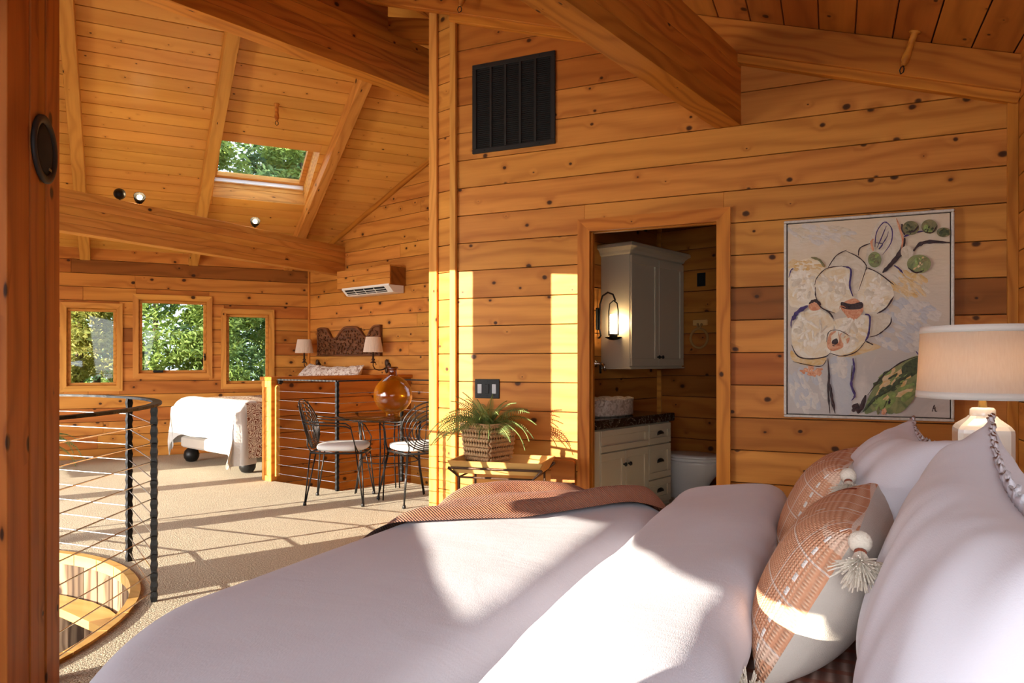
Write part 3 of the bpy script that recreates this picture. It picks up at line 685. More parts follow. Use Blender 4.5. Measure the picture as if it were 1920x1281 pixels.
# ------------------------------------------------------------------ railings
def hammered_post(mb, x, y, z0, z1, w=.024, seed=0):
    rnd = random.Random(seed); n = int((z1 - z0) / .024)
    prof = []
    for i in range(n + 1):
        z = z0 + (z1 - z0) * i / n; k_ = w * (1 + (.14 if i % 2 else -.14) + rnd.uniform(-.03, .03)); prof.append((z, k_))
    v = []; f = []
    for z, k_ in prof:
        for sx, sy in ((-1, -1), (1, -1), (1, 1), (-1, 1)): v.append((x + sx * k_, y + sy * k_, z))
    for i in range(n):
        for j in range(4): f.append((i * 4 + j, i * 4 + (j + 1) % 4, i * 4 + 4 + (j + 1) % 4, i * 4 + 4 + j))
    f += [(3, 2, 1, 0), tuple(n * 4 + j for j in range(4))]
    mb.add(v, f); return mb


def flatrail(pts, w, h, amp=.06, closed=False):
    pts = [Vector(p) for p in pts]; mb = MB(); v = []; f = []; m = len(pts)
    for i, p in enumerate(pts):
        a = pts[max(i - 1, 0)]; b = pts[min(i + 1, m - 1)]; T = (b - a).normalized(); S = Vector((-T.y, T.x, 0)); k_ = 1 + amp * (1 if i % 2 else -1)
        for sx, sz in ((-1, 0), (1, 0), (1, 1), (-1, 1)): v.append(p + S * sx * w / 2 * k_ + UP * sz * h)
    for i in range(m - 1):
        for j in range(4): f.append((i * 4 + j, i * 4 + (j + 1) % 4, i * 4 + 4 + (j + 1) % 4, i * 4 + 4 + j))
    f += [(3, 2, 1, 0), tuple((m - 1) * 4 + j for j in range(4))]
    return mb.add(v, f)


RR = 1.502; PA = [141.7, 108.7, 75.7, 42.7, 9.7, -23.3]
sr = thing('stair_railing', 'round black iron railing with steel cables around the stair opening', 'railing', STAIR)
pp = [Vector((cos(radians(a)) * RR, sin(radians(a)) * RR, 0)) for a in PA]
for i, p in enumerate(pp):
    a = radians(PA[i]); o = hammered_post(MB(), 0, 0, 0, .935, .0138, i).build('post', 'iron', sr); o.location = p; o.rotation_euler = (0, 0, a)
flatrail([Vector((cos(t), sin(t), 0)) * RR + UP * .935 for t in (radians(-40 + i * 2.0) for i in range(101))], .042, .013).build('top_rail', 'iron', sr)
for j in range(10):
    z = .052 + j * .0884
    MB().tube([p + UP * z for p in pp], .0032, 6).build('cable', 'steel', sr)

dr2 = thing('stairwell_railing', 'straight black iron cable railing between half wall and dining set', 'railing', R1)
P0, P1, P2, P3 = R0 - R1 + E1 * .0, Vector((0, 0, 0)), R2 - R1, R3 - R1
for i, p in enumerate((P1, P2)):
    o = hammered_post(MB(), 0, 0, 0, .968, .0128, 20 + i).build('post', 'iron', dr2); o.location = p; o.rotation_euler = (0, 0, atan2(E1.y, E1.x))
def seg(a, b, n): return [a + (b - a) * i / n for i in range(n + 1)]
for a, b in ((P0, P1), (P1, P2), (P2, P3)): flatrail([p + UP * .968 for p in seg(a, b, 34)], .036, .012, .08).build('top_rail', 'iron', dr2)
for j in range(10):
    z = .075 + j * .0875; MB().tube([P0 + UP * z, P1 + UP * z, P2 + UP * z, P3 + UP * z], .003, 6).build('cable', 'steel', dr2)
bt = MB().prism([(-.02, .05), (.02, .05), (.02, .90), (.012, .915), (0, .92), (-.012, .915), (-.02, .90)], P0 + E2 * .028, E1, UP, -E2, .022).build('batten', 'fir_pale', dr2)
MB().lathe([(.03, 0), (.03, .006), (.018, .014), (.0001, .016)], 6, P0 + E2 * .018 + E1 * .03 + UP * .955, -E2).build('rosette', 'iron', dr2)

# ------------------------------------------------------------------ stair well: rim, barn boards, ledge, treads, dark bottom
st = tag(bpy.data.objects.new('stairwell', None), 'round stair opening lined with weathered barn boards', 'stairwell', kind='structure'); C.objects.link(st); st.location = STAIR
N_ = 40
for i in range(N_):
    a0, a1 = 2 * pi * i / N_ + .002, 2 * pi * (i + 1) / N_ - .002; mb = MB()
    pts = lambda r, z: [Vector((cos(t) * r, sin(t) * r, z)) for t in (a0, (a0 + a1) / 2, a1)]
    v = pts(RS + .004, .012) + pts(RS - .042, .012) + pts(RS + .004, -.05) + pts(RS - .042, -.05)
    f = [(0, 1, 4, 3), (1, 2, 5, 4), (3, 4, 10, 9), (4, 5, 11, 10), (6, 9, 10, 7), (7, 10, 11, 8), (0, 6, 7, 1), (1, 7, 8, 2), (0, 3, 9, 6), (2, 8, 11, 5)]
    MB().add(v, f).build('rim_segment', 'ash', st)
a = 0
while a < 2 * pi - .03:
    da = random.choice([.055, .075, .09, .10]); da = min(da, 2 * pi - a); r = RS - .022 + random.uniform(-.006, .006); am = a + da / 2
    o = MB().rbox((-1.25, -.01, -r * da / 2 + .0015), (-.045, .01, r * da / 2 - .0015), .002).build('barn_board', 'barn', st)
    X_ = UP; Y_ = Vector((cos(am), sin(am), 0)); Z_ = X_.cross(Y_); M = Matrix((X_, Y_, Z_)).transposed().to_4x4(); M.translation = Y_ * r; o.matrix_local = M; a += da
def tread(a0, a1, z, r0, r1, m='ash', n='tread'):
    mb = MB(); v = []; k_ = 6
    for zz in (z, z - .045):
        for r in (r0, r1):
            for i in range(k_ + 1): t = radians(a0 + (a1 - a0) * i / k_); v.append((cos(t) * r, sin(t) * r, zz))
    q = k_ + 1; f = []
    for i in range(k_): f += [(i, i + 1, q + i + 1, q + i), (2 * q + i, 3 * q + i, 3 * q + i + 1, 2 * q + i + 1), (i, 2 * q + i, 2 * q + i + 1, i + 1), (q + i, q + i + 1, 3 * q + i + 1, 3 * q + i)]
    f += [(0, q, 3 * q, 2 * q), (k_, 2 * q + k_, 3 * q + k_, q + k_)]
    return MB().add(v, f).build(n, m, st)
o = MB().prism([(.653, 1.103), (.56, 1.25), (.40, 1.312), (.2, 1.357), (-.1, 1.368), (-.44, 1.30), (.14, 1.207)], Vector((0, 0, -.275)), Vector((1, 0, 0)), Vector((0, 1, 0)), UP, .045).build('ledge', 'ash', st)
for i in range(7): tread(150 + i * 26, 178 + i * 26, -.45 - i * .19, .08, RS - .05)
MB().lathe([(.05, -2.6), (.05, .9)], 12).build('newel', 'iron_smooth', st)
MB().lathe([(RS, -2.62), (RS, -2.6), (.0001, -2.6)], 36).build('well_bottom', 'backing', st); MB().lathe([(RS + .03, -2.6), (RS + .03, -.21)], 36, cap=False).build('well_lining', 'backing', st)
MB().rbox((-.95, .35, -1.35), (-.1, .95, -.62), .01).build('cupboard_below', 'cedar', st)


# ------------------------------------------------------------------ dining set: two wire chairs, glass table, amber vase
def wire_chair(label, loc, rz):
    t = thing('wire_chair', label, 'chair', loc, rz, 'wire dining chairs')
    sw = .0055
    W_ = lambda pts, r=sw, n=6, cl=False: MB().tube(pts, r, n, cl)
    fr = [(-.20, -.17), (-.2, .17), (-.1, .205), (.12, .23), (.21, .2), (.24, .1), (.245, 0), (.24, -.1), (.21, -.2), (.12, -.23), (-.1, -.205)]
    mb = MB(); mb.tube([(x, y, .415) for x, y in fr], .009, 6, True); mb.tube([(-.2, 0, .415), (.245, 0, .415)], .005, 6); mb.tube([(0, -.22, .415), (0, .22, .415)], .005, 6); mb.build('seat_frame', 'iron_smooth', t, True)
    for sx, sy in ((1, 1), (1, -1), (-1, 1), (-1, -1)):
        x = .19 if sx > 0 else -.18; y = .2 if sx > 0 else .17
        fx, fy = (.235, .275) if sx > 0 else (-.235, .215)
        l = MB(); l.tube([(x - .022, y * sy, .415), (fx, fy * sy, .02)], .006, 6); l.tube([(x + .022, y * sy * .97, .415), (fx + .006, fy * sy, .02)], .006, 6)
        lo = l.build('leg', 'iron_smooth', t, True); MB().lathe([(.012, 0), (.015, .004), (.013, .02), (.008, .03)], 10, (fx, fy * sy, 0)).build('foot_cap', 'iron_smooth', lo, True)
    # cushion
    def cu(u, v):
        th = 2 * pi * u; ph = -pi / 2 + pi * v; r = cos(ph) ** .35; e = .205 + .02 * cos(th); k_ = (abs(cos(th)) ** 3.2 + abs(sin(th)) ** 3.2) ** (-1 / 3.2)
        return (.03 + .205 * k_ * cos(th) * r * (1), .215 * k_ * sin(th) * r * (1 + .06 * cos(th)), .452 + .03 * (1 if ph > 0 else -1) * abs(sin(ph)) ** .6)
    MB().grid(cu, 40, 15, cu=True).build('cushion', 'white_cotton', t, True)
    # round wire back, tilted
    bk = MB(); tilt = .28
    def bp(y, z): h = z - .62; return (-.23 - h * tilt - .05 * (1 - (y / .25) ** 2) * .6, y, z)
    for k_, s in enumerate((1, .88, .76, .64, .52, .40)):
        cz_ = .635 - .02 * k_ * .5
        bk.tube([bp(.235 * s * cos(2 * pi * i / 32), cz_ + .20 * s * sin(2 * pi * i / 32)) for i in range(32)], .0045 if k_ else .006, 6, True)
    for y in (-.14, -.05, .05, .14): bk.tube([bp(y * (.75 + .5 * abs(i / 10 - .3)), .445 + .37 * i / 10) for i in range(11)], .0035, 5)
    bk.build('backrest', 'iron_smooth', t, True)
    for s in (1, -1):
        am = MB()
        for o_ in (0, .022):
            P = [bp(.232 * s, .68 - o_), (-.14, .262 * s, .665 - o_), (.02, .272 * s, .66 - o_), (.10, .27 * s, .655 - o_), (.135 + o_ * .3, .262 * s, .63 - o_), (.145, .245 * s, .57), (.165, .232 * s, .48), (.19 - o_, .215 * s, .415)]
            am.tube(P, .0055, 6)
        am.build('armrest', 'iron_smooth', t, True)
    for s in (1, -1): MB().tube([(-.19, .165 * s, .41), (-.225, .17 * s, .47), bp(.19 * s, .55)], .006, 6).build('back_support', 'iron_smooth', t, True)
    return t


ch = wire_chair('black wire dining chair with white cushion beside the cable railing', (-3.727, 4.86, 0), radians(26))
dup(ch, (-3.11, 5.10, 0), radians(142), 'black wire dining chair partly hidden behind the stub wall')
tb = thing('glass_table', 'round glass dining table on thin iron legs', 'table', (-3.50, 5.25, 0))
MB().lathe([(.0001, .662), (.455, .662), (.46, .666), (.46, .672), (.455, .676), (.0001, .676)], 56).build('glass_top', 'table_glass', tb, True)
MB().tube([(.36 * cos(2 * pi * i / 40), .36 * sin(2 * pi * i / 40), .655) for i in range(40)], .006, 6, True).build('top_ring', 'iron_smooth', tb, True)
for i in range(4):
    a = radians(20 + 90 * i); l = MB(); c_, s_ = cos(a), sin(a); T = Vector((-s_, c_, 0))
    for o_ in (-.018, .018):
        p = lambda r, z: Vector((c_ * r, s_ * r, z)) + T * o_
        l.tube([p(.27, .655), p(.25, .45), p(.26, .25), p(.30, 0.004)], .0065, 6)
    l.tube([(c_ * .34, s_ * .34, .65), (c_ * .22, s_ * .22, .60), (c_ * .16, s_ * .16, .5), (c_ * .18, s_ * .18, .36), (c_ * .25, s_ * .25, .30)], .005, 6)
    l.build('leg', 'iron_smooth', tb, True)
MB().tube([(.255 * cos(2 * pi * i / 32), .255 * sin(2 * pi * i / 32), .30) for i in range(32)], .005, 6, True).build('leg_ring', 'iron_smooth', tb, True)
va = thing('demijohn_vase', 'big round amber glass bottle vase on the dining table', 'vase', (-3.48, 5.27, .677))
pr = [(.0001, .004), (.06, .0), (.062, .012), (.058, .025), (.075, .035), (.12, .065), (.152, .11), (.166, .165), (.166, .19), (.155, .24), (.125, .29), (.085, .325), (.05, .342), (.036, .355), (.034, .385), (.034, .405), (.043, .415), (.043, .422), (.037, .424), (.029, .41), (.029, .36), (.045, .348)]
MB().lathe(pr, 44).build('glass_body', 'amber_glass', va, True)
MB().lathe([(.034, .398), (.045, .404), (.046, .42), (.038, .425)], 32).build('lip', 'amber_glass', va, True)

# ------------------------------------------------------------------ alcove wall things: heat pump, carved panel, sconces
RZ = atan2(E1.y, E1.x)                          # local x = E1, y = E2
def CP(s, out, z): return K - E2 * s - E1 * out + UP * z
# local frame of things on the alcove wall: x along the wall to the right, -y out of the wall
RC = RZ - pi / 2
ac = thing('heat_pump', 'wall heat pump in a wooden box above the carved panel', 'heat pump', CP(.97, 0, 1.93), RC)
MB().rbox((0, -.23, .085), (1.0, 0, .095), .001).build('box_bottom', 'cedar_dark', ac)
for a, b, m in (((0, -.235, .09), (1.0, -.215, .16), 'cedar'), ((0, -.235, .162), (1.0, -.215, .225), 'cedar'), ((0, -.235, .227), (1.0, -.215, .292), 'cedar'), ((0, -.215, .09), (.018, 0, .29), 'cedar_red'), ((.982, -.215, .09), (1.0, 0, .29), 'cedar_dark'), ((0, -.235, .292), (1.0, 0, .306), 'cedar')):
    MB().rbox(a, b, .0015).build('box_board', m, ac)
sec = [(-.02, .09), (-.235, .095), (-.238, .075), (-.165, .005), (-.14, 0), (-.02, 0)]
MB().prism([(y, z) for y, z in sec], Vector((.10, 0, 0)), Vector((0, 1, 0)), UP, Vector((1, 0, 0)), .885).build('unit_body', 'white_plastic', ac)
dn = Vector((0, .073, -.07)).normalized(); nn = Vector((0, -.07, -.073)).normalized()
Mg = Matrix((Vector((1, 0, 0)), dn, -nn)).transposed().to_4x4(); Mg.translation = Vector((.15, -.232, .066))
o = MB().box((0, 0, -.002), (.74, .075, .003)).build('outlet_slot', 'black_void', ac); o.matrix_local = Mg
for i in range(2):
    o = MB().rbox((0, .024 + i * .03, -.009), (.74, .029 + i * .03, -.001), .001).build('louver', 'white_plastic', ac); o.matrix_local = Mg
for i in range(1, 4):
    o = MB().rbox((i * .185 - .003, 0, -.008), (i * .185 + .003, .075, -.001), .001).build('divider', 'white_plastic', ac); o.matrix_local = Mg

cp = thing('carved_panel', 'dark carved wooden headboard panel with three humps on the alcove wall', 'carving', CP(.25, 0, 1.212), RC)
def top(s):                                     # outline height over 0..1.3
    h1 = .37 * exp(-((s - .10) / .17) ** 4); h2 = .365 * exp(-((s - .70) / .24) ** 4); h3 = .365 * exp(-((s - 1.25) / .17) ** 4)
    return .225 + max(h1, h2, h3, 0) * .40
ol = [(1.3 * i / 60, top(1.3 * i / 60)) for i in range(61)]
MB().prism([(0, 0)] + [(1.3, 0)] + ol[::-1], Vector((0, -.028, 0)), Vector((1, 0, 0)), UP, Vector((0, 1, 0)), .026).build('panel', 'walnut_carved', cp)
MB().tube([(0, -.034, .012), (1.3, -.034, .012)] , .014, 8).build('rim', 'walnut_carved', cp, True)
MB().tube([(s, -.034, z - .012) for s, z in ol], .014, 8).build('rim', 'walnut_carved', cp, True)
for s in (.012, 1.288): MB().tube([(s, -.034, .01), (s, -.034, top(s) - .01)], .014, 8).build('rim', 'walnut_carved', cp, True)
rnd = random.Random(3); mb = MB()
for i in range(26):
    for j in range(8):
        s = .04 + i * .0485 + rnd.uniform(-.012, .012); z = .035 + j * .044 + rnd.uniform(-.008, .008)
        if z > top(s) - .035: continue
        a = rnd.uniform(0, pi * 2); L = rnd.uniform(.026, .042); tw = rnd.choice((-1, 1)) * 2.6
        P = []; x, y = s, z
        for q in range(7):
            P.append((x, -.030 - .012 * sin(pi * (q + 1) / 8), y)); x += cos(a) * L / 6; y += sin(a) * L / 6; a += tw / 6
        mb.tube(P, [.004, .0085, .010, .009, .008, .006, .004], 6)
o = mb.build('leaf_carving', 'walnut_carved', cp, True); o['kind'] = 'stuff'


def sconce(label, s):
    t = thing('sconce_lamp', label, 'wall lamp', CP(s, 0, 1.03), RC, 'sconces beside the carved panel')
    MB().lathe([(.0001, -.035), (.02, -.032), (.035, -.02), (.042, -.008), (.045, 0)], 14, (0, 0, .06), (0, 1, 0)).build('backplate', 'bronze', t, True)
    b2 = MB(); b2.ball((0, -.03, .10), .028, 10, (1, .7, 1.6)); b2.ball((0, -.03, .02), .026, 10, (1, .7, 1.7)); b2.build('leaf_ornament', 'bronze', t, True)
    arm = [(0, -.03, .05), (-.01, -.07, .025), (-.03, -.12, .015), (-.04, -.17, .03), (-.035, -.2, .07), (-.02, -.21, .10), (.0, -.2, .105), (.005, -.185, .085), (-.01, -.185, .075)]
    MB().tube(arm, [.008, .008, .007, .007, .006, .006, .005, .005, .004], 8).build('scroll_arm', 'bronze', t, True)
    MB().tube([(.0, -.05, .05), (.03, -.06, .04), (.06, -.07, .06), (.075, -.07, .11), (.075, -.07, .14)], .005, 6).build('finial_arm', 'bronze', t, True)
    MB().lathe([(.0001, .095), (.03, .10), (.034, .108), (.018, .115), (.014, .13), (.022, .138), (.022, .145), (.011, .15), (.011, .24)], 14, (-.02, -.21, .0)).build('candle_stem', 'bronze', t, True)
    n = 40; prof = []
    mbs = MB(); v = []; f = []
    rows_ = [(.113, .225), (.107, .265), (.098, .315), (.089, .365), (.082, .40)]
    for r, z in rows_:
        for i in range(n * 2):
            a = pi * i / n; r_ = r + (.0016 if i % 2 else -.0016); v.append((-.02 + cos(a) * r_, -.21 + sin(a) * r_, z))
    m = n * 2
    for j in range(4):
        for i in range(m): f.append((j * m + i, j * m + (i + 1) % m, j * m + m + (i + 1) % m, j * m + m + i))
    mbs.add(v, f); mbs.build('pleated_shade', 'shade_linen', t)
    MB().ball((-.02, -.21, .29), .028, 10, (1, 1, 1.3)).build('bulb', 'shade_white', t, True)
    return t


sconce('pleated white wall lamp in the corner by the windows', .24)
sconce('pleated white wall lamp before the carved panel, by the amber vase', 1.66)


# ------------------------------------------------------------------ pillows
def pillow(mbf, w, h, t, seed=0, wr=.012, pinch=.10, n=44, p=2.6):
    """returns (front, back) mesh builders; local x = thickness (front is -x), y = width, z = height, centred"""
    out = []
    for s in (-1, 1):
        def fn(u, v, s=s):
            a, b = 2 * u - 1, 2 * v - 1
            th = max(0, (1 - abs(a) ** p)) ** .62 * max(0, (1 - abs(b) ** p)) ** .62
            y = a * w / 2 * (1 - pinch * (1 - abs(b) ** 2) * abs(a) ** 3 * .5); z = b * h / 2 * (1 - pinch * (1 - abs(a) ** 2) * abs(b) ** 3)
            e = min(1 - abs(a), 1 - abs(b)); nz = noise.noise(Vector((y * 7, z * 3.2, seed * 3.7 + s))) * wr + noise.noise(Vector((y * 16, z * 6, seed + 9))) * wr * .45
            cr = abs(sin((y + z * .3) * 34 + 3 * noise.noise(Vector((y * 4, z * 4, seed))))) ** 3 * wr * .5 * (1 - min(1, e * 3.2))
            return (s * (th * t / 2 + (nz + cr) * min(1, e * 5)), y, z)
        out.append(MB().grid(fn, n, n))
    return out


def frill(w, h, d=.016, seed=0, sides=4, pinch=.10):
    mb = MB(); N = 900; rnd = random.Random(seed); loop_ = []
    for i in range(N):
        q = 4 * i / N; k_ = int(q); f_ = q - k_; a, b = [(-1 + 2 * f_, -1), (1, -1 + 2 * f_), (1 - 2 * f_, 1), (-1, 1 - 2 * f_)][k_]
        y = a * w / 2 * (1 - pinch * (1 - abs(b) ** 2) * abs(a) ** 3 * .5); z = b * h / 2 * (1 - pinch * (1 - abs(a) ** 2) * abs(b) ** 3)
        L = hypot(y, z); loop_.append((y, z, y / L, z / L))
    v = []; f = []
    for i, (y, z, ny, nz) in enumerate(loop_):
        wv = .0025 * sin(i * .8) + .0015 * sin(i * 2.1); dd = d * (.85 + .22 * sin(i * .53) + .18 * sin(i * 1.27 + 1))
        v += [(0, y - ny * .004, z - nz * .004), (wv, y + ny * dd * .55, z + nz * dd * .55), (wv * 1.6, y + ny * dd, z + nz * dd), (wv + .004, y + ny * dd * .5, z + nz * dd * .5)]
    for i in range(N):
        j = (i + 1) % N
        for k_ in range(4): f.append((i * 4 + k_, i * 4 + (k_ + 1) % 4, j * 4 + (k_ + 1) % 4, j * 4 + k_))
    return mb.add(v, f)


def place(root, loc, lean, rz=0, roll=0):
    root.location = loc; root.rotation_euler = (roll, lean, rz); return root


def big_pillow(label, loc, w, h, t, lean, rz, seed, roll=0):
    r = thing('bed_pillow', label, 'pillow', loc, 0, 'pillows on the big bed'); a, b = pillow(None, w, h, t, seed, .015, .26)
    a.add(b.v, b.f); a.build('pillow_case', 'linen_pillow', r, True); frill(w, h, .018, seed, 4, .26).build('frill', 'linen_pillow', r, True)
    return place(r, loc, lean, rz, roll)


def tassel(parent, c, d, L=.05, seed=0, spread=.95):
    c = Vector(c); d = Vector(d).normalized(); rnd = random.Random(seed); t = MB().ball(c + d * .012, .0165, 14).build('tassel', 'tassel_yarn', parent, True)
    MB().tube([c + d * .029, c + d * .034], .0085, 10).build('tassel_tie', 'rust_yarn', t, True)
    mb = MB(); X = d.orthogonal().normalized(); Y = d.cross(X)
    for i in range(150):
        a = rnd.uniform(0, 2 * pi); r = sqrt(rnd.random()) * spread; e = (d + (X * cos(a) + Y * sin(a)) * r).normalized(); l = L * rnd.uniform(.85, 1.1); b = c + d * .032 + (X * cos(a) + Y * sin(a)) * .006 * r
        mb.tube([b, b + (e * .5 + d * .5) * l * .45 + UP * 0, b + e * l + X * rnd.uniform(-.004, .004)], [.0015, .0016, .0011], 4)
    mb.build('tassel_strands', 'tassel_yarn', t)


def cushion(label, loc, lean, rz, seed):
    r = thing('lumbar_cushion', label, 'cushion', loc, 0, 'woven cushions on the big bed'); w, h, t = .52, .30, .18
    a, b = pillow(None, w, h, t, seed, .003, .05, 36, 2.8); a.build('woven_front', 'rust_weave', r, True); b.build('linen_back', 'beige_linen', r, True)
    for k_, (sy, sz) in enumerate(((-1, -1), (-1, 1), (1, 1), (1, -1))): tassel(r, (.004, sy * w * .485, sz * h * .485), ((.35, -.8, -.5) if sy < 0 else (.7, .4, -.4)) if sz > 0 else (-.3, sy * .9, .1), .05, seed * 7 + k_)
    return place(r, loc, lean, rz)


# ------------------------------------------------------------------ alcove bed (behind the half wall)
ab = thing('alcove_bed', 'small bed with patterned cover and black ball feet in the alcove', 'bed', K, RZ)
MB().rbox((-1.72, -1.42, .17), (-.05, -.06, .30), .02).build('base', 'beige_linen', ab)
MB().rbox((-1.74, -1.44, .30), (-.05, -.05, .70), .06).build('mattress', 'white_cotton', ab, True)
for x, y in ((-1.62, -1.38), (-1.62, -.12), (-.15, -1.38), (-.15, -.12)):
    MB().lathe([(.03, 0), (.06, .012), (.082, .05), (.085, .085), (.075, .125), (.045, .155), (.03, .17)], 20, (x, y, 0)).build('ball_foot', 'iron_smooth', ab, True)
def cover(u, v):
    a = -1.69 + 1.61 * u; q = v * 2.15; W_ = 1.44
    if q < W_: b, z = -.03 - q, .725 + .012 * noise.noise(Vector((a * 5, q * 5, 0)))
    else:
        d_ = q - W_; b, z = -.03 - W_ - min(.03, d_ * .4), .725 - max(0, d_ - .02) * .82
    return (a, b, z + (.006 * sin(a * 30) if q > W_ else 0) * 0)
MB().grid(cover, 24, 40).build('printed_cover', 'floral', ab, True)
th = thing('white_throw', 'white cotton throw hanging over the foot of the alcove bed', 'throw', K, RZ)
def wrap(d, r):
    if d <= 0: return d, 0
    if d < r * pi / 2: return r * sin(d / r), r * (1 - cos(d / r))
    return r, r + d - r * pi / 2
def throw(u, v):
    b = -2.10 + 2.60 * u; hem = .50 + .26 * exp(-((b + 1.66) / .24) ** 2) + .24 * exp(-((b - .20) / .22) ** 2)
    q = v * (.06 + hem); a = q - .06
    ha, da = wrap(a, .16); A = -1.62 - ha
    hb, db = wrap(-1.42 - b, .06) if b < -.7 else wrap(b + .06, .06)
    B = -1.42 - hb if b < -.7 else -.06 + hb
    drop = (da ** 3 + db ** 3) ** (1 / 3) if da + db > 0 else 0
    if da > .1: A -= .02 + .03 * sin(b * 9) * min(1, da * 2) + (.10 * min(1, da * 1.5) if b < -1.2 else 0)
    if db > .04 : B += (-1 if b < -.7 else 1) * .03 * sin(a * 14) * min(1, db * 3)
    z = .742 - drop + .006 * noise.noise(Vector((a * 6, b * 6, 2)))
    return (A, B, max(z, .012))
MB().grid(throw, 90, 60).build('throw_cloth', 'white_cotton', th, True)
for i, (s, z) in enumerate(((.48, .93), (1.05, .91))):
    r = thing('alcove_pillow', ['crumpled pale printed pillow near the corner wall lamp', 'crumpled pale printed pillow under the carved panel'][i], 'pillow', (0, 0, 0), 0, 'pillows of the alcove bed')
    a_, b_ = pillow(None, .62, .44, .20, 30 + i, .04, .12, 36); a_.add(b_.v, b_.f).build('pillow_case', 'floral_pale', r, True)
    r.location = CP(s, .26, z); r.rotation_euler = (.1 - .2 * i, radians(38), RZ)
ot = thing('wall_outlet', 'dark outlet plate low on the window wall behind the white throw', 'outlet', K - WD * 1.62 + UP * .30 + WN * .001, atan2(-WD.y, -WD.x))
MB().rbox((-.04, -.006, -.06), (.04, 0, .06), .002).build('plate', 'black_plate', ot); MB().rbox((-.017, -.009, -.045), (.017, -.005, -.005), .003).build('socket', 'iron', ot); MB().rbox((-.017, -.009, .005), (.017, -.005, .045), .003).build('socket', 'iron', ot)


# ------------------------------------------------------------------ plants
def frond(mb, base, az, el, L, droop, leaf, n=22, curl=0, roll=0):
    p = Vector(base); d = Vector((cos(az) * cos(el), sin(az) * cos(el), sin(el))); S = Vector((-sin(az), cos(az), 0)) * cos(roll) + UP * sin(roll); pts = [p.copy()]; e = el
    for i in range(n):
        e -= droop / n; a_ = az + curl * i / n; d = Vector((cos(a_) * cos(e), sin(a_) * cos(e), sin(e))); p = p + d * L / n; pts.append(p.copy())
    mb.tube(pts[::3] + [pts[-1]], [.0028] * (len(pts[::3])) + [.0008], 5)
    for i in range(3, n + 1):
        f_ = i / n; l = leaf * (sin(pi * min(1, f_ * .86 + .13)) ** .6) * (1.05 - f_ * .75); T = (pts[i] - pts[i - 1]).normalized(); Nn = S.cross(T).normalized()
        for s in (-1, 1):
            D = (S * s * .85 + T * .40 - UP * .3 * (1 - abs(T.z))).normalized(); w = T * l * .075; q = pts[i]
            a1 = q + D * l * .45 + UP * .004; v = [q - w * .5, q + w * .5, a1 + w, q + D * l, a1 - w]
            mb.add(v, [(0, 1, 2, 4), (4, 2, 3)])
    return mb


fp = thing('potted_fern', 'green fern spilling from a square woven basket on the tray table', 'plant', (-2.165, 4.455, .442), radians(-17))
bw_, bt_, bh = .108, .134, .285
def ring4(r, z): return [(-r, -r, z), (r, -r, z), (r, r, z), (-r, r, z)]
MB().add(ring4(bw_ - .01, 0) + ring4(bt_ - .01, bh - .01) + ring4(bt_ - .02, bh - .01) + ring4(bt_ - .025, bh - .05), [(3, 2, 1, 0)] + [(k_ * 4 + i, k_ * 4 + (i + 1) % 4, k_ * 4 + 4 + (i + 1) % 4, k_ * 4 + 4 + i) for k_ in range(3) for i in range(4)] + [(12, 13, 14, 15)]).build('basket_core', 'pot', fp)
for s in range(4):
    mb = MB(); M = Matrix.Rotation(s * pi / 2, 4, 'Z'); nr, nc = 9, 10
    for i in range(nr):
        z = bh * (i + .5) / nr; r = bw_ + (bt_ - bw_) * z / bh
        for j in range(nc):
            x = -r + 2 * r * (j + .5) / nc; sg = 1 if i % 2 else -1
            P = [M @ Vector((x - r / nc * 1.05, -r + .004, z - sg * bh / nr * .55)), M @ Vector((x, -r - .009, z)), M @ Vector((x + r / nc * 1.05, -r + .004, z + sg * bh / nr * .55))]
            mb.tube(P, [.004, .0135, .004], 6)
    o = mb.build('woven_side', 'weave', fp, True); o['kind'] = 'stuff'
    MB().tube([M @ Vector((-bt_, -bt_, bh - .004)), M @ Vector((bt_, -bt_, bh - .004))], .009, 7).build('basket_rim', 'weave', fp, True)
rnd = random.Random(11); Rf = radians(17)
fr_list = [(180, .55, .46, 1.6), (195, .85, .48, 2.0), (168, .75, .42, 1.8), (212, .4, .42, 1.4), (228, .9, .42, 1.9), (150, 1.0, .34, 1.6), (255, .8, .34, 1.8), (278, .6, .28, 1.6), (300, .75, .32, 1.9), (320, .5, .32, 1.5), (335, .6, .40, 1.9), (348, .8, .38, 2.0), (8, .6, .34, 1.6), (45, 1.1, .30, 1.3), (90, 1.2, .28, 1.0), (120, 1.15, .30, 1.2), (200, 1.25, .32, 1.2), (270, 1.3, .30, 1.0), (330, 1.25, .32, 1.2), (240, 1.15, .34, 1.5), (205, .2, .38, 1.0), (185, 1.0, .44, 2.0), (190, .7, .40, 1.5), (160, 1.25, .33, 1.2), (222, 1.35, .30, 1.0), (290, 1.1, .33, 1.6), (310, 1.15, .32, 1.5), (245, .55, .34, 1.5), (355, 1.15, .32, 1.5), (20, .9, .34, 1.6), (175, .3, .36, 1.1), (235, 1.4, .30, .8), (300, 1.4, .29, .8)]
for az, el, L, dp in fr_list:
    a = radians(az) + Rf; mb = frond(MB(), (cos(a) * .03, sin(a) * .03, bh - .03), a, el, L, dp, .088, 24, rnd.uniform(-.3, .3), rnd.choice((-1, 1)) * rnd.uniform(.35, .9)); mb.build('frond', 'fern_leaf', fp)
pl_ = thing('potted_palm', 'green palm fronds showing between column and stair railing by the window wall', 'plant', (-7.66, 4.80, 0))
MB().lathe([(.11, 0), (.15, .26), (.16, .28), (.14, .28), (.13, .24), (.0001, .24)], 20).build('pot', 'pot', pl_, True)
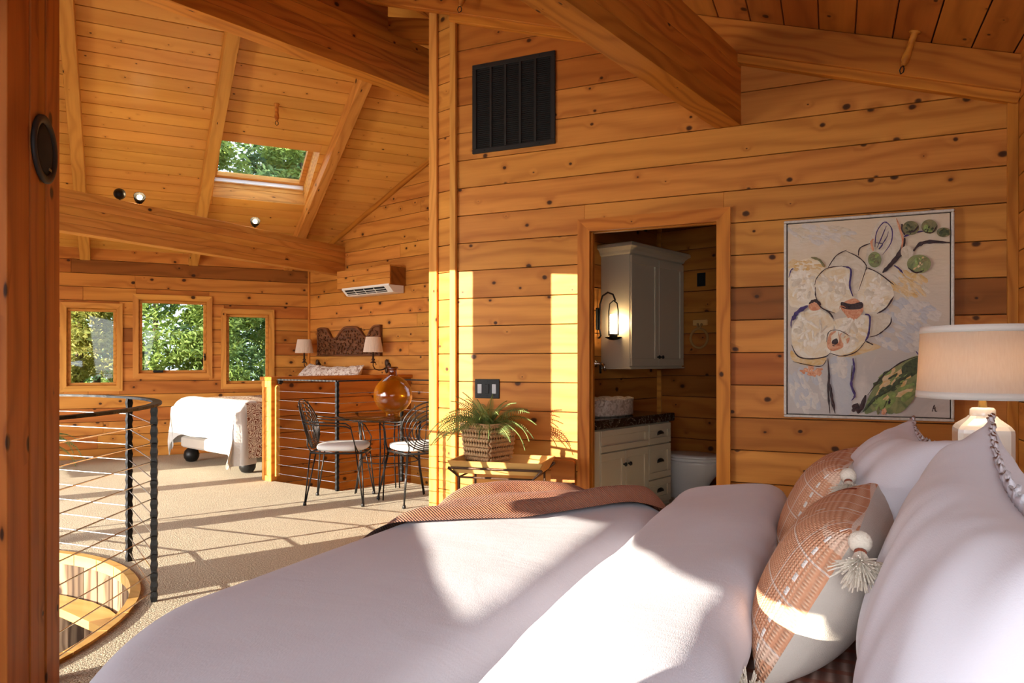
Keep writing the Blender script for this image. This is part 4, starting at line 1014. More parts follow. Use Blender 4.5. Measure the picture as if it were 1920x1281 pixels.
for az, el, L, dp in ((30, .75, .66, 2.0), (45, .35, .56, 1.7), (12, .9, .66, 2.0), (75, .85, .55, 1.7), (110, .8, .6, 1.7), (180, .8, .6, 1.7), (250, .8, .6, 1.7), (310, .8, .6, 1.7)):
    frond(MB(), (0, 0, .28), radians(az), el, L, dp, .15, 30).build('frond', 'palm_leaf', pl_)


# ------------------------------------------------------------------ tray table, switch plate, vent
tt = thing('tray_table', 'wooden tray table with flared sides on a folded metal frame under the fern', 'side table', (-2.0, 4.33, 0), radians(9))
hx, hy = .275, .172; fx_, fy_ = .315, .205; zb, zt_ = .425, .508
MB().rbox((-hx, -hy, zb), (hx, hy, zb + .014), .003).build('tray_bottom', 'ash', tt)
def flare(pts, n): return MB().add([Vector(p) for p in pts], [(0, 1, 2, 3), (7, 6, 5, 4), (0, 4, 5, 1), (1, 5, 6, 2), (2, 6, 7, 3), (3, 7, 4, 0)]).build('tray_side', 'ash', tt)
t_ = .013
for s in (-1, 1):
    flare([(-hx, s * hy, zb), (hx, s * hy, zb), (fx_, s * fy_, zt_), (-fx_, s * fy_, zt_), (-hx, s * (hy - t_), zb), (hx, s * (hy - t_), zb), (fx_ - t_, s * (fy_ - t_), zt_), (-fx_ + t_, s * (fy_ - t_), zt_)], 0)
    flare([(s * hx, -hy, zb), (s * hx, hy, zb), (s * fx_, fy_, zt_), (s * fx_, -fy_, zt_), (s * (hx - t_), -hy, zb), (s * (hx - t_), hy, zb), (s * (fx_ - t_), fy_ - t_, zt_), (s * (fx_ - t_), -fy_ + t_, zt_)], 0)
for s in (-1, 1):
    MB().tube([(-fx_ + .004, s * (fy_ - .006), .462), (fx_ - .004, s * (fy_ - .006), .462)], .008, 6).build('frame_bar', 'bronze', tt)
    MB().tube([(-fx_ + .004, s * (fy_ - .006), .462), (-hx + .03, s * (hy + .0), .40), (-hx + .03, s * (hy + .0), .0)], .008, 6).build('leg', 'bronze', tt); MB().tube([(fx_ - .004, s * (fy_ - .006), .462), (hx - .03, s * (hy + .0), .40), (hx - .03, s * (hy + .0), .0)], .008, 6).build('leg', 'bronze', tt)
MB().tube([(-hx + .03, -hy, .40), (hx - .03, -hy, .40), (hx - .03, hy, .40), (-hx + .03, hy, .40)], .007, 6, True).build('frame_ring', 'bronze', tt)

sw = thing('switch_plate', 'black three-gang switch plate above the fern', 'switch', (-2.293, BY, .95))
MB().rbox((-.099, -.007, -.07), (.099, 0, .07), .003).build('plate', 'black_plate', sw)
for i, m in enumerate(('switch_grey', 'iron', 'switch_grey')):
    x = -.058 + i * .058; MB().rbox((x - .017, -.012, -.034), (x + .017, -.006, .034), .002).build('rocker', m, sw)
    for z in (-.05, .055): MB().lathe([(.0035, 0), (.003, .0015), (.0001, .002)], 8, (x, -.007, z), (0, -1, 0)).build('screw', 'iron', sw)

vt = thing('air_vent', 'large black return air grille high on the cedar wall', 'vent', (-2.087, BY, 2.987))
W2, H2 = .323, .324
MB().box((-W2 + .02, -.004, -H2 + .02), (W2 - .02, -.001, H2 - .02)).build('recess', 'black_void', vt)
for a, b in (((-W2, -.016, -H2), (W2, -.001, -H2 + .034)), ((-W2, -.016, H2 - .034), (W2, -.001, H2)), ((-W2, -.016, -H2 + .034), (-W2 + .034, -.001, H2 - .034)), ((W2 - .034, -.016, -H2 + .034), (W2, -.001, H2 - .034))): MB().rbox(a, b, .003).build('frame', 'vent_metal', vt)
cw_ = (2 * W2 - .068) / 5
for i in range(1, 5): x = -W2 + .034 + i * cw_; MB().rbox((x - .009, -.015, -H2 + .034), (x + .009, -.003, H2 - .034), .002).build('mullion', 'vent_metal', vt)
for i in range(5):
    mb = MB(); x0_ = -W2 + .034 + i * cw_; n = 40
    for j in range(n):
        z = -H2 + .04 + j * (2 * H2 - .08) / n; mb.add([(x0_ + .008, -.013, z), (x0_ + cw_ - .008, -.013, z), (x0_ + cw_ - .008, -.004, z + .009), (x0_ + .008, -.004, z + .009), (x0_ + .008, -.013, z - .0015), (x0_ + cw_ - .008, -.013, z - .0015)], [(0, 1, 2, 3), (4, 5, 1, 0)])
    o = mb.build('louvers', 'vent_metal', vt); o['kind'] = 'stuff'
for x in (-W2 + .10, W2 - .12):
    for z in (-H2 + .015, H2 - .015): MB().lathe([(.006, 0), (.005, .002), (.0001, .003)], 10, (x, -.016, z), (0, -1, 0)).build('screw', 'iron', vt)

wbd = thing('wooden_board', 'small cedar board with rounded corner standing between tray table and door casing', 'board', (-1.70, BY - .03, 0))
MB().prism([(-.09, 0), (.085, 0), (.085, .445), (.078, .462), (.06, .47), (-.09, .47)], Vector((0, 0, 0)), Vector((1, 0, 0)), UP, Vector((0, 1, 0)), .025).build('panel', 'cedar_red', wbd)

# ------------------------------------------------------------------ painting: orchids
PX0, PX1, PZ0, PZ1 = -.274, .616, .812, 2.0
pa = thing('orchid_painting', 'framed painting of white orchids with green leaf on the cedar wall', 'painting', (PX0, BY - .001, PZ0)); PW, PH = PX1 - PX0, PZ1 - PZ0
for a, b in (((0, -.04, 0), (PW, 0, .016)), ((0, -.04, PH - .016), (PW, 0, PH)), ((0, -.04, .016), (.016, 0, PH - .016)), ((PW - .016, -.04, .016), (PW, 0, PH - .016))): MB().rbox(a, b, .004).build('frame', 'silver_leaf', pa)
MB().box((.016, -.018, .016), (PW - .016, -.01, PH - .016)).build('frame_gap', 'black_void', pa)
MB().rbox((.021, -.034, .021), (PW - .021, -.012, PH - .021), .002).build('canvas', 'canvas_ground', pa)
def pc(x, y):
    a = (x - 98) / 882; tp = 143 - 64 * a; bt__ = 1160 + 22 * a; b = (y - tp) / (bt__ - tp); a = a * (1.0 - .045) + .045 * a * a
    return .021 + min(max(a, 0), 1) * (PW - .042), .021 + (1 - min(max(b, 0), 1)) * (PH - .042)
def smooth(P, n=4, closed=True):
    out = []; m = len(P)
    for i in range(m if closed else m - 1):
        g = lambda k_: P[k_ % m] if closed else P[min(max(k_, 0), m - 1)]
        p0, p1, p2, p3 = g(i - 1), g(i), g(i + 1), g(i + 2)
        for j in range(n):
            t = j / n; out.append(tuple(.5 * (2 * p1[c] + (p2[c] - p0[c]) * t + (2 * p0[c] - 5 * p1[c] + 4 * p2[c] - p3[c]) * t * t + (3 * p1[c] - p0[c] - 3 * p2[c] + p3[c]) * t ** 3) for c in (0, 1)))
    if not closed: out.append(P[-1])
    return out
lay = [0]
def shape(n, P, m):
    lay[0] += 1; Q = [pc(*q) for q in smooth(P)]; d = -.0342 - lay[0] * .00012
    MB().prism(Q, Vector((0, d, 0)), Vector((1, 0, 0)), UP, Vector((0, 1, 0)), .0004).build(n, m, pa)
def stroke(n, P, w, m, taper=True):
    lay[0] += 1; S = smooth(P, 5, False); d = -.0346 - lay[0] * .00012; v = []; f = []; rnd_ = random.Random(lay[0])
    Q = [pc(*q) for q in S]
    for i, q in enumerate(Q):
        a = Q[max(i - 1, 0)]; b = Q[min(i + 1, len(Q) - 1)]; L = hypot(b[0] - a[0], b[1] - a[1]) or 1; nx, nz = -(b[1] - a[1]) / L, (b[0] - a[0]) / L
        h = w * .00055 * (rnd_.uniform(.6, 1.25)) * (min(1, .35 + 3 * min(i, len(Q) - 1 - i) / len(Q)) if taper else 1)
        v += [(q[0] + nx * h, d, q[1] + nz * h), (q[0], d - .0012, q[1]), (q[0] - nx * h, d, q[1] - nz * h)]
    for i in range(len(Q) - 1): f += [(i * 3, i * 3 + 1, i * 3 + 4, i * 3 + 3), (i * 3 + 1, i * 3 + 2, i * 3 + 5, i * 3 + 4)]
    MB().add(v, f).build(n, m, pa)
def dabs(cx, cy, rx, ry, n, L, w, mats, ang=None, seed=1):
    """loose broad brush dabs scattered over an ellipse, one paint layer per colour"""
    rnd_ = random.Random(seed * 31 + int(cx))
    for m in mats:
        lay[0] += 1; d = -.0343 - lay[0] * .00012; v = []; f = []
        for _ in range(n // len(mats)):
            a = rnd_.uniform(0, 2 * pi); r = sqrt(rnd_.random()); x, y = cx + rx * r * cos(a), cy + ry * r * sin(a); t = (rnd_.uniform(0, pi) if ang is None else ang + rnd_.uniform(-.35, .35)); l = L * rnd_.uniform(.5, 1.2); h = w * rnd_.uniform(.5, 1.2)
            if not (112 < x < 965 and 150 < y < 1150): continue
            ring = [(-.5, -.25), (-.35, -.5), (.3, -.45), (.5, -.1), (.45, .35), (.2, .5), (-.4, .45), (-.55, .1)]
            P = [pc(x + q[0] * rnd_.uniform(.8, 1.2) * l * cos(t) - q[1] * h * sin(t), y + q[0] * l * sin(t) + q[1] * rnd_.uniform(.8, 1.2) * h * cos(t)) for q in ring]
            j = len(v); c0 = pc(x, y); v += [(p[0], d, p[1]) for p in P] + [(c0[0], d - .0016, c0[1])]; f += [(j + i, j + (i + 1) % 8, j + 8) for i in range(8)]
        o = MB().add(v, f).build('brush_dabs', m, pa); o['kind'] = 'stuff'
dabs(770, 690, 170, 150, 60, 70, 40, ('paint_blue', 'paint_pale'), .6, 1); dabs(820, 620, 120, 60, 20, 60, 30, ('paint_pale',), .2, 2)
dabs(220, 1030, 105, 110, 50, 70, 40, ('paint_blue', 'paint_pale'), 1.2, 3); dabs(300, 190, 190, 45, 40, 90, 26, ('paint_shadow', 'paint_pale'), .15, 4)
shape('wash', [(350, 865), (470, 865), (480, 960), (465, 1160), (390, 1160), (352, 1020)], 'paint_blue'); dabs(412, 910, 50, 50, 16, 45, 30, ('paint_pale',), 1.4, 5)
dabs(200, 362, 100, 30, 30, 60, 24, ('paint_ochre',), .1, 6); dabs(785, 465, 85, 60, 46, 70, 22, ('paint_ochre', 'paint_shadow', 'paint_ochre'), .7, 7); dabs(240, 930, 60, 24, 16, 40, 20, ('paint_rust',), .2, 8)
shape('wash', [(545, 385), (600, 150), (700, 110), (740, 180), (730, 280), (660, 380)], 'paint_shadow')
shape('petal', [(105, 400), (160, 345), (240, 325), (310, 360), (305, 430), (265, 490), (275, 545), (230, 585), (150, 590), (105, 560)], 'paint_cream')
shape('petal', [(335, 385), (370, 315), (430, 284), (500, 312), (550, 365), (540, 420), (505, 525), (475, 520), (465, 400), (420, 372)], 'paint_shadow')
shape('petal', [(268, 450), (300, 398), (380, 368), (460, 390), (470, 480), (482, 550), (420, 590), (380, 620), (320, 600), (275, 535)], 'paint_cream')
shape('petal', [(505, 510), (545, 395), (600, 392), (660, 430), (697, 500), (690, 560), (640, 610), (560, 622), (520, 570)], 'paint_cream')
shape('petal', [(560, 625), (640, 615), (685, 642), (670, 692), (620, 732), (555, 748)], 'paint_shadow')
shape('petal', [(120, 820), (180, 860), (320, 850), (310, 895), (200, 900), (125, 870)], 'paint_ochre')
shape('petal', [(130, 690), (180, 630), (260, 592), (330, 620), (372, 662), (365, 725), (340, 780), (352, 835), (290, 862), (200, 865), (140, 822), (122, 755)], 'paint_cream')
shape('petal', [(372, 665), (440, 642), (540, 630), (572, 662), (565, 722), (540, 782), (480, 832), (400, 850), (355, 832), (400, 760)], 'paint_cream')
shape('petal', [(545, 775), (632, 800), (560, 828), (480, 850), (390, 855), (480, 825)], 'paint_ochre')
for i_, (cx, cy, rx, ry) in enumerate(((190, 470, 70, 90), (370, 480, 80, 90), (610, 500, 70, 90), (230, 720, 90, 100), (470, 730, 70, 80))): dabs(cx, cy, rx, ry, 34, 60, 26, ('paint_white', 'paint_cream', 'paint_white', 'paint_shadow'), None, 20 + i_)
shape('flower_centre', [(412, 590), (430, 560), (490, 540), (530, 572), (535, 610), (500, 650), (468, 662), (440, 630)], 'paint_rust')
shape('flower_centre', [(415, 560), (470, 570), (528, 560), (530, 592), (470, 600), (420, 590)], 'paint_dark')
shape('flower_centre', [(332, 780), (355, 725), (410, 716), (460, 742), (445, 790), (380, 822), (345, 815)], 'paint_rust'); shape('flower_centre', [(360, 740), (400, 718), (408, 760), (380, 790), (360, 775)], 'paint_cream'); shape('flower_centre', [(362, 770), (390, 756), (395, 785), (368, 798)], 'paint_dark')
shape('flower_centre', [(225, 580), (255, 555), (295, 562), (290, 600), (240, 605)], 'paint_rust'); stroke('outline', [(228, 570), (262, 552), (298, 575)], 16, 'paint_dark')
shape('leaf', [(545, 1160), (570, 1062), (640, 962), (740, 882), (832, 850), (825, 960), (790, 1045), (740, 1100), (690, 1162), (620, 1140)], 'paint_green')
shape('leaf', [(640, 1000), (720, 930), (790, 890), (790, 930), (700, 1000), (600, 1080)], 'paint_ochre'); shape('leaf', [(700, 1150), (760, 1060), (815, 1000), (800, 1080), (740, 1150)], 'paint_green'); shape('leaf', [(742, 905), (830, 855), (828, 930), (760, 970)], 'paint_deep')
dabs(700, 1020, 90, 90, 40, 80, 26, ('paint_green', 'paint_ochre', 'paint_deep', 'paint_leaf'), -.7, 40); dabs(640, 1100, 60, 40, 14, 60, 22, ('paint_leaf',), -.8, 41)
for P, w_, m in (([(535, 1150), (600, 1080), (690, 1020), (760, 960), (832, 925)], 20, 'paint_deep'), ([(560, 1060), (640, 960), (740, 882), (835, 848)], 6, 'paint_dark'), ([(615, 1165), (620, 1120)], 14, 'paint_olive'), ([(640, 1165), (655, 1130)], 22, 'paint_rust'), ([(672, 1110), (680, 1080)], 12, 'paint_dark'),
                 ([(338, 862), (345, 960), (340, 1040), (350, 1160)], 11, 'paint_dark'), ([(350, 1000), (362, 1080), (380, 1160)], 14, 'paint_dark'), ([(480, 862), (486, 920), (470, 1000), (490, 1060), (472, 1090)], 12, 'paint_purple'), ([(476, 900), (470, 990)], 8, 'paint_dark'), ([(490, 1130), (520, 1140), (550, 1060)], 22, 'paint_dark'), ([(478, 1150), (500, 1120), (510, 1160)], 30, 'paint_dark'),
                 ([(640, 402), (690, 350), (735, 290), (755, 215)], 22, 'paint_dark'), ([(750, 210), (790, 190), (850, 178)], 12, 'paint_purple'), ([(800, 285), (830, 250), (880, 236), (978, 242)], 18, 'paint_dark'), ([(735, 290), (745, 220), (712, 110)], 10, 'paint_rust'), ([(700, 362), (725, 380), (745, 405)], 9, 'paint_purple'), ([(580, 242), (520, 268), (510, 310)], 7, 'paint_dark'), ([(740, 140), (755, 200)], 16, 'paint_dark'),
                 ([(105, 430), (120, 390), (135, 382)], 7, 'paint_purple'), ([(240, 320), (290, 335), (318, 372)], 12, 'paint_olive'), ([(335, 382), (385, 312), (445, 280)], 5, 'paint_dark'), ([(440, 285), (510, 318), (552, 362), (545, 400), (510, 500)], 5, 'paint_dark'), ([(262, 470), (275, 430), (330, 380), (420, 366)], 5, 'paint_dark'), ([(265, 480), (268, 530), (300, 590), (380, 620)], 6, 'paint_dark'), ([(420, 368), (468, 385), (462, 470), (480, 530)], 9, 'paint_purple'), ([(545, 370), (620, 405), (700, 468)], 6, 'paint_dark'), ([(698, 530), (660, 590), (610, 622)], 9, 'paint_dark'), ([(685, 640), (678, 680), (620, 732), (570, 748)], 6, 'paint_dark'),
                 ([(128, 660), (160, 615), (222, 580)], 22, 'paint_purple'), ([(120, 700), (122, 660), (140, 630)], 6, 'paint_purple'), ([(300, 592), (345, 615), (372, 650)], 8, 'paint_dark'), ([(122, 790), (160, 850), (230, 866), (320, 855), (350, 835)], 6, 'paint_dark'), ([(545, 625), (572, 640), (565, 730), (548, 768)], 12, 'paint_purple'), ([(555, 760), (500, 825), (420, 850), (350, 835)], 5, 'paint_dark'), ([(330, 775), (345, 720), (400, 712), (465, 745)], 4, 'paint_dark'), ([(360, 785), (385, 792), (405, 765), (396, 720)], 6, 'paint_rust'), ([(130, 880), (220, 898), (300, 905), (330, 870)], 4, 'paint_dark'), ([(550, 770), (590, 790)], 8, 'paint_dark'), ([(405, 600), (412, 580), (440, 590)], 5, 'paint_rust'), ([(810, 822), (830, 850)], 5, 'paint_purple'),
                 ([(600, 262), (608, 185), (650, 130), (688, 168), (684, 240), (640, 305)], 6, 'paint_purple'), ([(610, 270), (640, 200), (660, 150)], 5, 'paint_purple'), ([(605, 240), (640, 250), (620, 275), (660, 215), (670, 180)], 5, 'paint_purple'), ([(590, 285), (580, 240), (592, 220)], 12, 'paint_rust')):
    stroke('brush_stroke', P, w_, m)
def bud(x, y, a, b, m):
    shape('bud', [(x + a * cos(t), y + b * sin(t)) for t in (2 * pi * i / 9 for i in range(9))], m)
bud(785, 162, 42, 38, 'paint_olive'); bud(878, 155, 40, 38, 'paint_olive'); bud(948, 186, 34, 26, 'paint_olive'); bud(826, 355, 60, 50, 'paint_green'); bud(598, 332, 36, 42, 'paint_green'); bud(766, 292, 32, 34, 'paint_shadow')
for i_, (cx, cy, r_, mm) in enumerate(((785, 162, 26, ('paint_deep', 'paint_olive')), (878, 155, 26, ('paint_deep', 'paint_leaf')), (830, 355, 40, ('paint_ochre', 'paint_olive', 'paint_leaf')), (598, 332, 22, ('paint_leaf', 'paint_olive')), (948, 186, 16, ('paint_deep',)))): dabs(cx, cy, r_, r_, 14, 30, 16, mm, None, 50 + i_)
stroke('brush_stroke', [(770, 375), (810, 402), (850, 390)], 7, 'paint_dark'); stroke('brush_stroke', [(760, 185), (800, 180), (825, 150)], 8, 'paint_dark'); stroke('brush_stroke', [(845, 180), (890, 188), (915, 150)], 6, 'paint_dark')
for P in ([(892, 1147), (902, 1112), (906, 1146)], [(893, 1132), (908, 1128)], [(905, 1122), (908, 1146), (916, 1143)]): stroke('signature', P, 4, 'paint_dark', False)

# ------------------------------------------------------------------ bathroom
def shaker(w, h, fr=.05, d=.018):               # framed front in local x (0..w), z (0..h), facing -y
    mb = MB(); mb.box((fr * .9, -d * .45, fr * .9), (w - fr * .9, 0, h - fr * .9))
    for a, b in (((0, -d, 0), (w, 0, fr)), ((0, -d, h - fr), (w, 0, h)), ((0, -d, fr), (fr, 0, h - fr)), ((w - fr, -d, fr), (w, 0, h - fr))): mb.rbox(a, b, .0025)
    return mb
def knob(parent, p): return MB().lathe([(.006, 0), (.006, .012), (.014, .016), (.016, .022), (.012, .028), (.0001, .030)], 14, p, (0, -1, 0)).build('knob', 'iron_smooth', parent, True)
vx = 4.155
van = thing('vanity_cabinet', 'cream bathroom vanity with panelled doors and drawers', 'cabinet', E1 * vx + E2 * VE2, RZ)
MB().rbox((0, .018, .0), (1.09, .50, .664), .003).build('body', 'white_paint', van)
def vfront(n, x0_, x1_, z0_, z1_, fr):
    o = shaker(x1_ - x0_, z1_ - z0_, fr).build(n, 'white_paint', van); o.location = (x0_, .018, z0_); return o
vfront('stile_panel', .004, .082, .02, .655, .002); vfront('false_front', .09, .735, .498, .655, .045)
d1 = vfront('door', .09, .409, .03, .490, .055); d2 = vfront('door', .413, .735, .03, .490, .055)
knob(d1, (.319 - .03, -.018, .36)); knob(d2, (.03, -.018, .36))
for z0_, z1_ in ((.498, .655), (.225, .490), (.03, .215)):
    d_ = vfront('drawer', .745, 1.085, z0_, z1_, .05)
    zc = (z1_ - z0_) / 2
    mb = MB(); mb.grid(lambda u, v: (.17 + .05 * cos(pi * u) * (.6 + .4 * sin(pi / 2 * v)) * 1, -.018 - .026 * sin(pi / 2 * (1 - v)) * (sin(pi * u) ** .6), zc - .012 + .036 * sin(pi * u) ** .6 * (.35 + .65 * v)), 14, 8); mb.build('cup_pull', 'iron_smooth', d_, True)
ct = thing('vanity_counter', 'black veined marble counter on the bathroom vanity', 'countertop', E1 * vx + E2 * VE2 + UP * .667, RZ)
MB().rbox((-.005, -.02, 0), (1.115, .50, .066), .006).build('marble_slab', 'black_marble', ct); MB().rbox((.0, .485, .066), (1.10, .50, .16), .004).build('backsplash', 'cedar_dark', ct)
sk_ = thing('stone_basin', 'chiselled stone vessel basin on the black counter', 'basin', E1 * 4.62 + E2 * (VE2 + .24) + UP * .7335, RZ)
def basin(u, v):
    a = 2 * pi * u; r0 = .20 + .012 * noise.noise(Vector((cos(a) * 3, sin(a) * 3, 1)))
    pr_ = [(.88, 0), (1, .01), (1.0, .06), (1.0, .10), (1.02, .125), (.97, .13), (.86, .125), (.80, .10), (.70, .05), (.0001, .03)]
    i = min(8, int(v * 9)); f_ = v * 9 - i; r = pr_[i][0] * (1 - f_) + pr_[i + 1][0] * f_; z = pr_[i][1] * (1 - f_) + pr_[i + 1][1] * f_
    sc_ = .008 * abs(sin(a * 6)) * min(1, z / .12) * (1 if i < 6 else .2); return (cos(a) * r0 * r * 1.55, sin(a) * r0 * r * .95, z + sc_)
MB().grid(basin, 60, 46, cu=True).build('bowl', 'stone', sk_, True)
fa = thing('wall_faucet', 'small chrome and black wall faucet beside the door casing', 'faucet', E1 * 4.915 + E2 * (VE2 + .52) + UP * 1.10, RZ)
MB().lathe([(.03, 0), (.03, .012), (.014, .018), (.014, .06)], 14, (0, 0, .03), (0, -1, 0)).build('rosette', 'steel', fa, True); MB().tube([(0, -.05, .03), (0, -.09, .02), (0, -.10, -.03)], .011, 10).build('spout', 'steel', fa, True); MB().tube([(0, -.05, .03), (0, -.055, -.05)], .009, 8).build('lever', 'iron_smooth', fa, True)
uc = thing('wall_cabinet', 'cream wall cabinet with crown moulding above the vanity', 'cabinet', E1 * 4.998 + E2 * (VE2 + .22) + UP * 1.085, RZ)
MB().rbox((0, .018, .012), (.876, .298, .94), .003).build('body', 'white_paint', uc); MB().rbox((-.012, .0, .0), (.89, .3, .014), .003).build('base_moulding', 'white_paint', uc)
d1 = shaker(.432, .90, .062).build('door', 'white_paint', uc); d1.location = (.004, .018, .025); d2 = shaker(.432, .90, .062).build('door', 'white_paint', uc); d2.location = (.440, .018, .025)
knob(d1, (.405, -.018, .075)); knob(d2, (.027, -.018, .075))
crn = [(0, .935), (-.012, .945), (-.02, .965), (-.038, .985), (-.055, .995), (-.055, 1.02), (-.045, 1.028)]
v = []; f = []
for o_, z in crn: v += [(o_, .018 + o_, z), (.876 - o_, .018 + o_, z), (.876 - o_, .298, z), (o_, .298, z)]
for i in range(len(crn) - 1): f += [(i * 4 + j, i * 4 + (j + 1) % 4, i * 4 + 4 + (j + 1) % 4, i * 4 + 4 + j) for j in range(4)]
MB().add(v, f + [tuple(range(len(v) - 4, len(v)))]).build('crown', 'white_paint', uc)
ls = thing('lantern_sconce', 'black iron wall sconce with a glowing glass cylinder beside the wall cabinet', 'wall lamp', E1 * 4.955 + E2 * (VE2 + .52) + UP * 1.36, RZ)
MB().rbox((-.03, -.008, .05), (.03, 0, .23), .003).build('backplate', 'iron', ls)
MB().tube([(0, -.01, -.02), (0, -.03, .0), (0, -.018, .06), (0, -.02, .16), (0, -.022, .26), (0, -.05, .33), (0, -.10, .355), (0, -.15, .335), (0, -.17, .29), (0, -.165, .275)], .0075, 8).build('hook_arm', 'iron', ls, True)
lz = [(0, -.11, -.0), (0, -.11, .20), (0, -.12, .26), (0, -.155, .285), (0, -.19, .26), (0, -.20, .20), (0, -.20, -.0)]
MB().tube([(x, y, z) for x, y, z in lz], .0055, 8).build('loop', 'iron', ls, True)
MB().lathe([(.0001, -.04), (.03, -.036), (.065, -.02), (.07, -.012), (.0001, -.016)], 20, (0, -.155, 0)).build('dish', 'iron', ls, True)
MB().lathe([(.034, -.012), (.034, .012), (.024, .012)], 16, (0, -.155, 0)).build('cup', 'iron', ls, True)
MB().lathe([(.0001, .0), (.027, .004), (.03, .02), (.03, .15), (.026, .16), (.0001, .165)], 18, (0, -.155, .01)).build('glass_cylinder', 'bulb_warm', ls, True)
pd = bpy.data.lights.new('lantern_glow', 'POINT'); pd.energy = 1.6; pd.color = (1, .70, .36); pd.shadow_soft_size = .03; po = bpy.data.objects.new('lantern_glow', pd); C.objects.link(po); po.location = E1 * 4.955 + E2 * (VE2 + .30) + UP * 1.46
tr_ = thing('towel_ring', 'round rope towel ring on a wooden block by the doorway hinges', 'towel ring', E1 * 5.954 + E2 * 2.985 + UP * 1.355, RC)
MB().tube([(.082 * cos(2 * pi * i / 40), -.035, .085 * sin(2 * pi * i / 40)) for i in range(40)], .011, 8, True).build('ring', 'rope', tr_, True)
MB().rbox((-.07, -.02, .115), (.07, 0, .165), .004).build('block', 'ash', tr_); MB().tube([(-.02, -.022, .13), (-.012, -.035, .10), (0, -.04, .085), (.012, -.035, .10), (.02, -.022, .13)], .010, 8).build('rope_tie', 'rope', tr_, True)
ou = thing('wall_outlet', 'black outlet plate high on the bathroom wall above the towel ring', 'outlet', E1 * 5.954 + E2 * 2.98 + UP * 1.88, RC)
MB().rbox((-.04, -.007, -.06), (.04, 0, .06), .002).build('plate', 'black_plate', ou); MB().rbox((-.017, -.01, -.035), (.017, -.006, .035), .002).build('socket', 'iron', ou)
# toilet: local x = toward the front
tl = thing('toilet', 'grey-white toilet with closed lid beside the vanity', 'toilet', E1 * 5.60 + E2 * 3.40, atan2(-E2.y, -E2.x))
def oval(r, cx, sx, sy, z, n=32): return [(cx + cos(2 * pi * i / n) * sx * r, sin(2 * pi * i / n) * sy * r, z) for i in range(n)]
def loft(rs): 
    v = []; f = []; n = len(rs[0])
    for r in rs: v += r
    for k_ in range(len(rs) - 1): f += [(k_ * n + i, k_ * n + (i + 1) % n, k_ * n + n + (i + 1) % n, k_ * n + n + i) for i in range(n)]
    return MB().add(v, f + [tuple(range(n - 1, -1, -1)), tuple(range((len(rs) - 1) * n, len(rs) * n))])
loft([oval(1, .38, .27, .13, 0), oval(1, .38, .26, .125, .08), oval(1, .42, .27, .14, .15), oval(1, .48, .275, .17, .23), oval(1, .49, .27, .185, .29), oval(1, .50, .27, .188, .315)]).build('bowl', 'porcelain', tl, True)
loft([oval(1, .50, .268, .186, .317), oval(1, .50, .275, .192, .322), oval(1, .50, .275, .192, .335), oval(1, .50, .27, .188, .34)]).build('seat', 'porcelain', tl, True)
loft([oval(1, .50, .272, .190, .343), oval(1, .50, .276, .193, .35), oval(1, .50, .27, .188, .362), oval(1, .50, .20, .14, .369)]).build('lid', 'porcelain', tl, True)
MB().rbox((.0, -.20, .31), (.19, .20, .66), .02).build('tank', 'porcelain', tl, True); MB().rbox((-.005 + .008, -.21, .66), (.2, .21, .69), .01).build('tank_lid', 'porcelain', tl)

# ------------------------------------------------------------------ ceiling pegs and beam spotlights
def peg(label, p, d, L=.22):
    d = Vector(d).normalized(); t = thing('turned_peg', label, 'peg', p, 0, 'turned wooden pegs under the ceiling')
    MB().lathe([(.0001, 0), (.03, .001), (.03, .006), (.017, .012), (.0165, L * .55), (.019, L * .6), (.022, L * .68), (.022, L * .78), (.015, L * .84), (.014, L * .93), (.0001, L * .94)], 16, axis=d).build('spindle', 'fir', t, True)
    b = d * L * .94; X = d.orthogonal().normalized(); MB().tube([b, b + d * .012 + X * .012, b + d * .03 + X * .014, b + d * .045, b + d * .03 - X * .014, b + d * .012 - X * .012], .0035, 6, True).build('wire_hook', 'iron_smooth', t, True)
peg('turned wooden peg hanging near the skylight', (-4.83, 5.338, 3.595), (0, 0, -1), .17); peg('turned wooden peg on the dark ceiling above the painting', (.41, 4.505, 2.958), NR, .20); peg('turned wooden peg above the air vent', (-2.35, 4.5, 3.84), NR, .2)
def spot(label, x, y, lit, aim):
    t = thing('beam_spotlight', label, 'spotlight', (x, y, 2.588), 0, 'small spotlights on the low beam')
    MB().lathe([(.022, 0), (.022, .008), (.006, .012), (.006, .06)], 12).build('stem', 'iron', t, True)
    A = Vector(aim).normalized(); c = Vector((0, 0, .085))
    MB().lathe([(.012, -.05), (.03, -.045), (.045, -.01), (.052, .03), (.048, .03), (.04, -.005), (.0001, -.02)], 18, c, A).build('cup', 'iron', t, True)
    b = MB().ball(c + A * .014, .024, 14).build('bulb', 'bulb_warm' if lit else 'black_plate', t, True)
    if lit:
        d = bpy.data.lights.new('spot_glow', 'POINT'); d.energy = 1.6; d.color = (1, .74, .42); d.shadow_soft_size = .03; o = bpy.data.objects.new('spot_glow', d); C.objects.link(o); o.location = Vector((x, y, 2.588)) + c + A * .075
spot('dark unlit spotlight cup on the low beam', -5.952, 4.547, False, (-.75, .5, .35)); spot('lit spotlight next to the unlit cup on the low beam', -5.927, 4.73, True, (.75, -.5, .6)); spot('lit spotlight on the low beam below the skylight', -5.79, 6.06, True, (.7, -.6, .6))

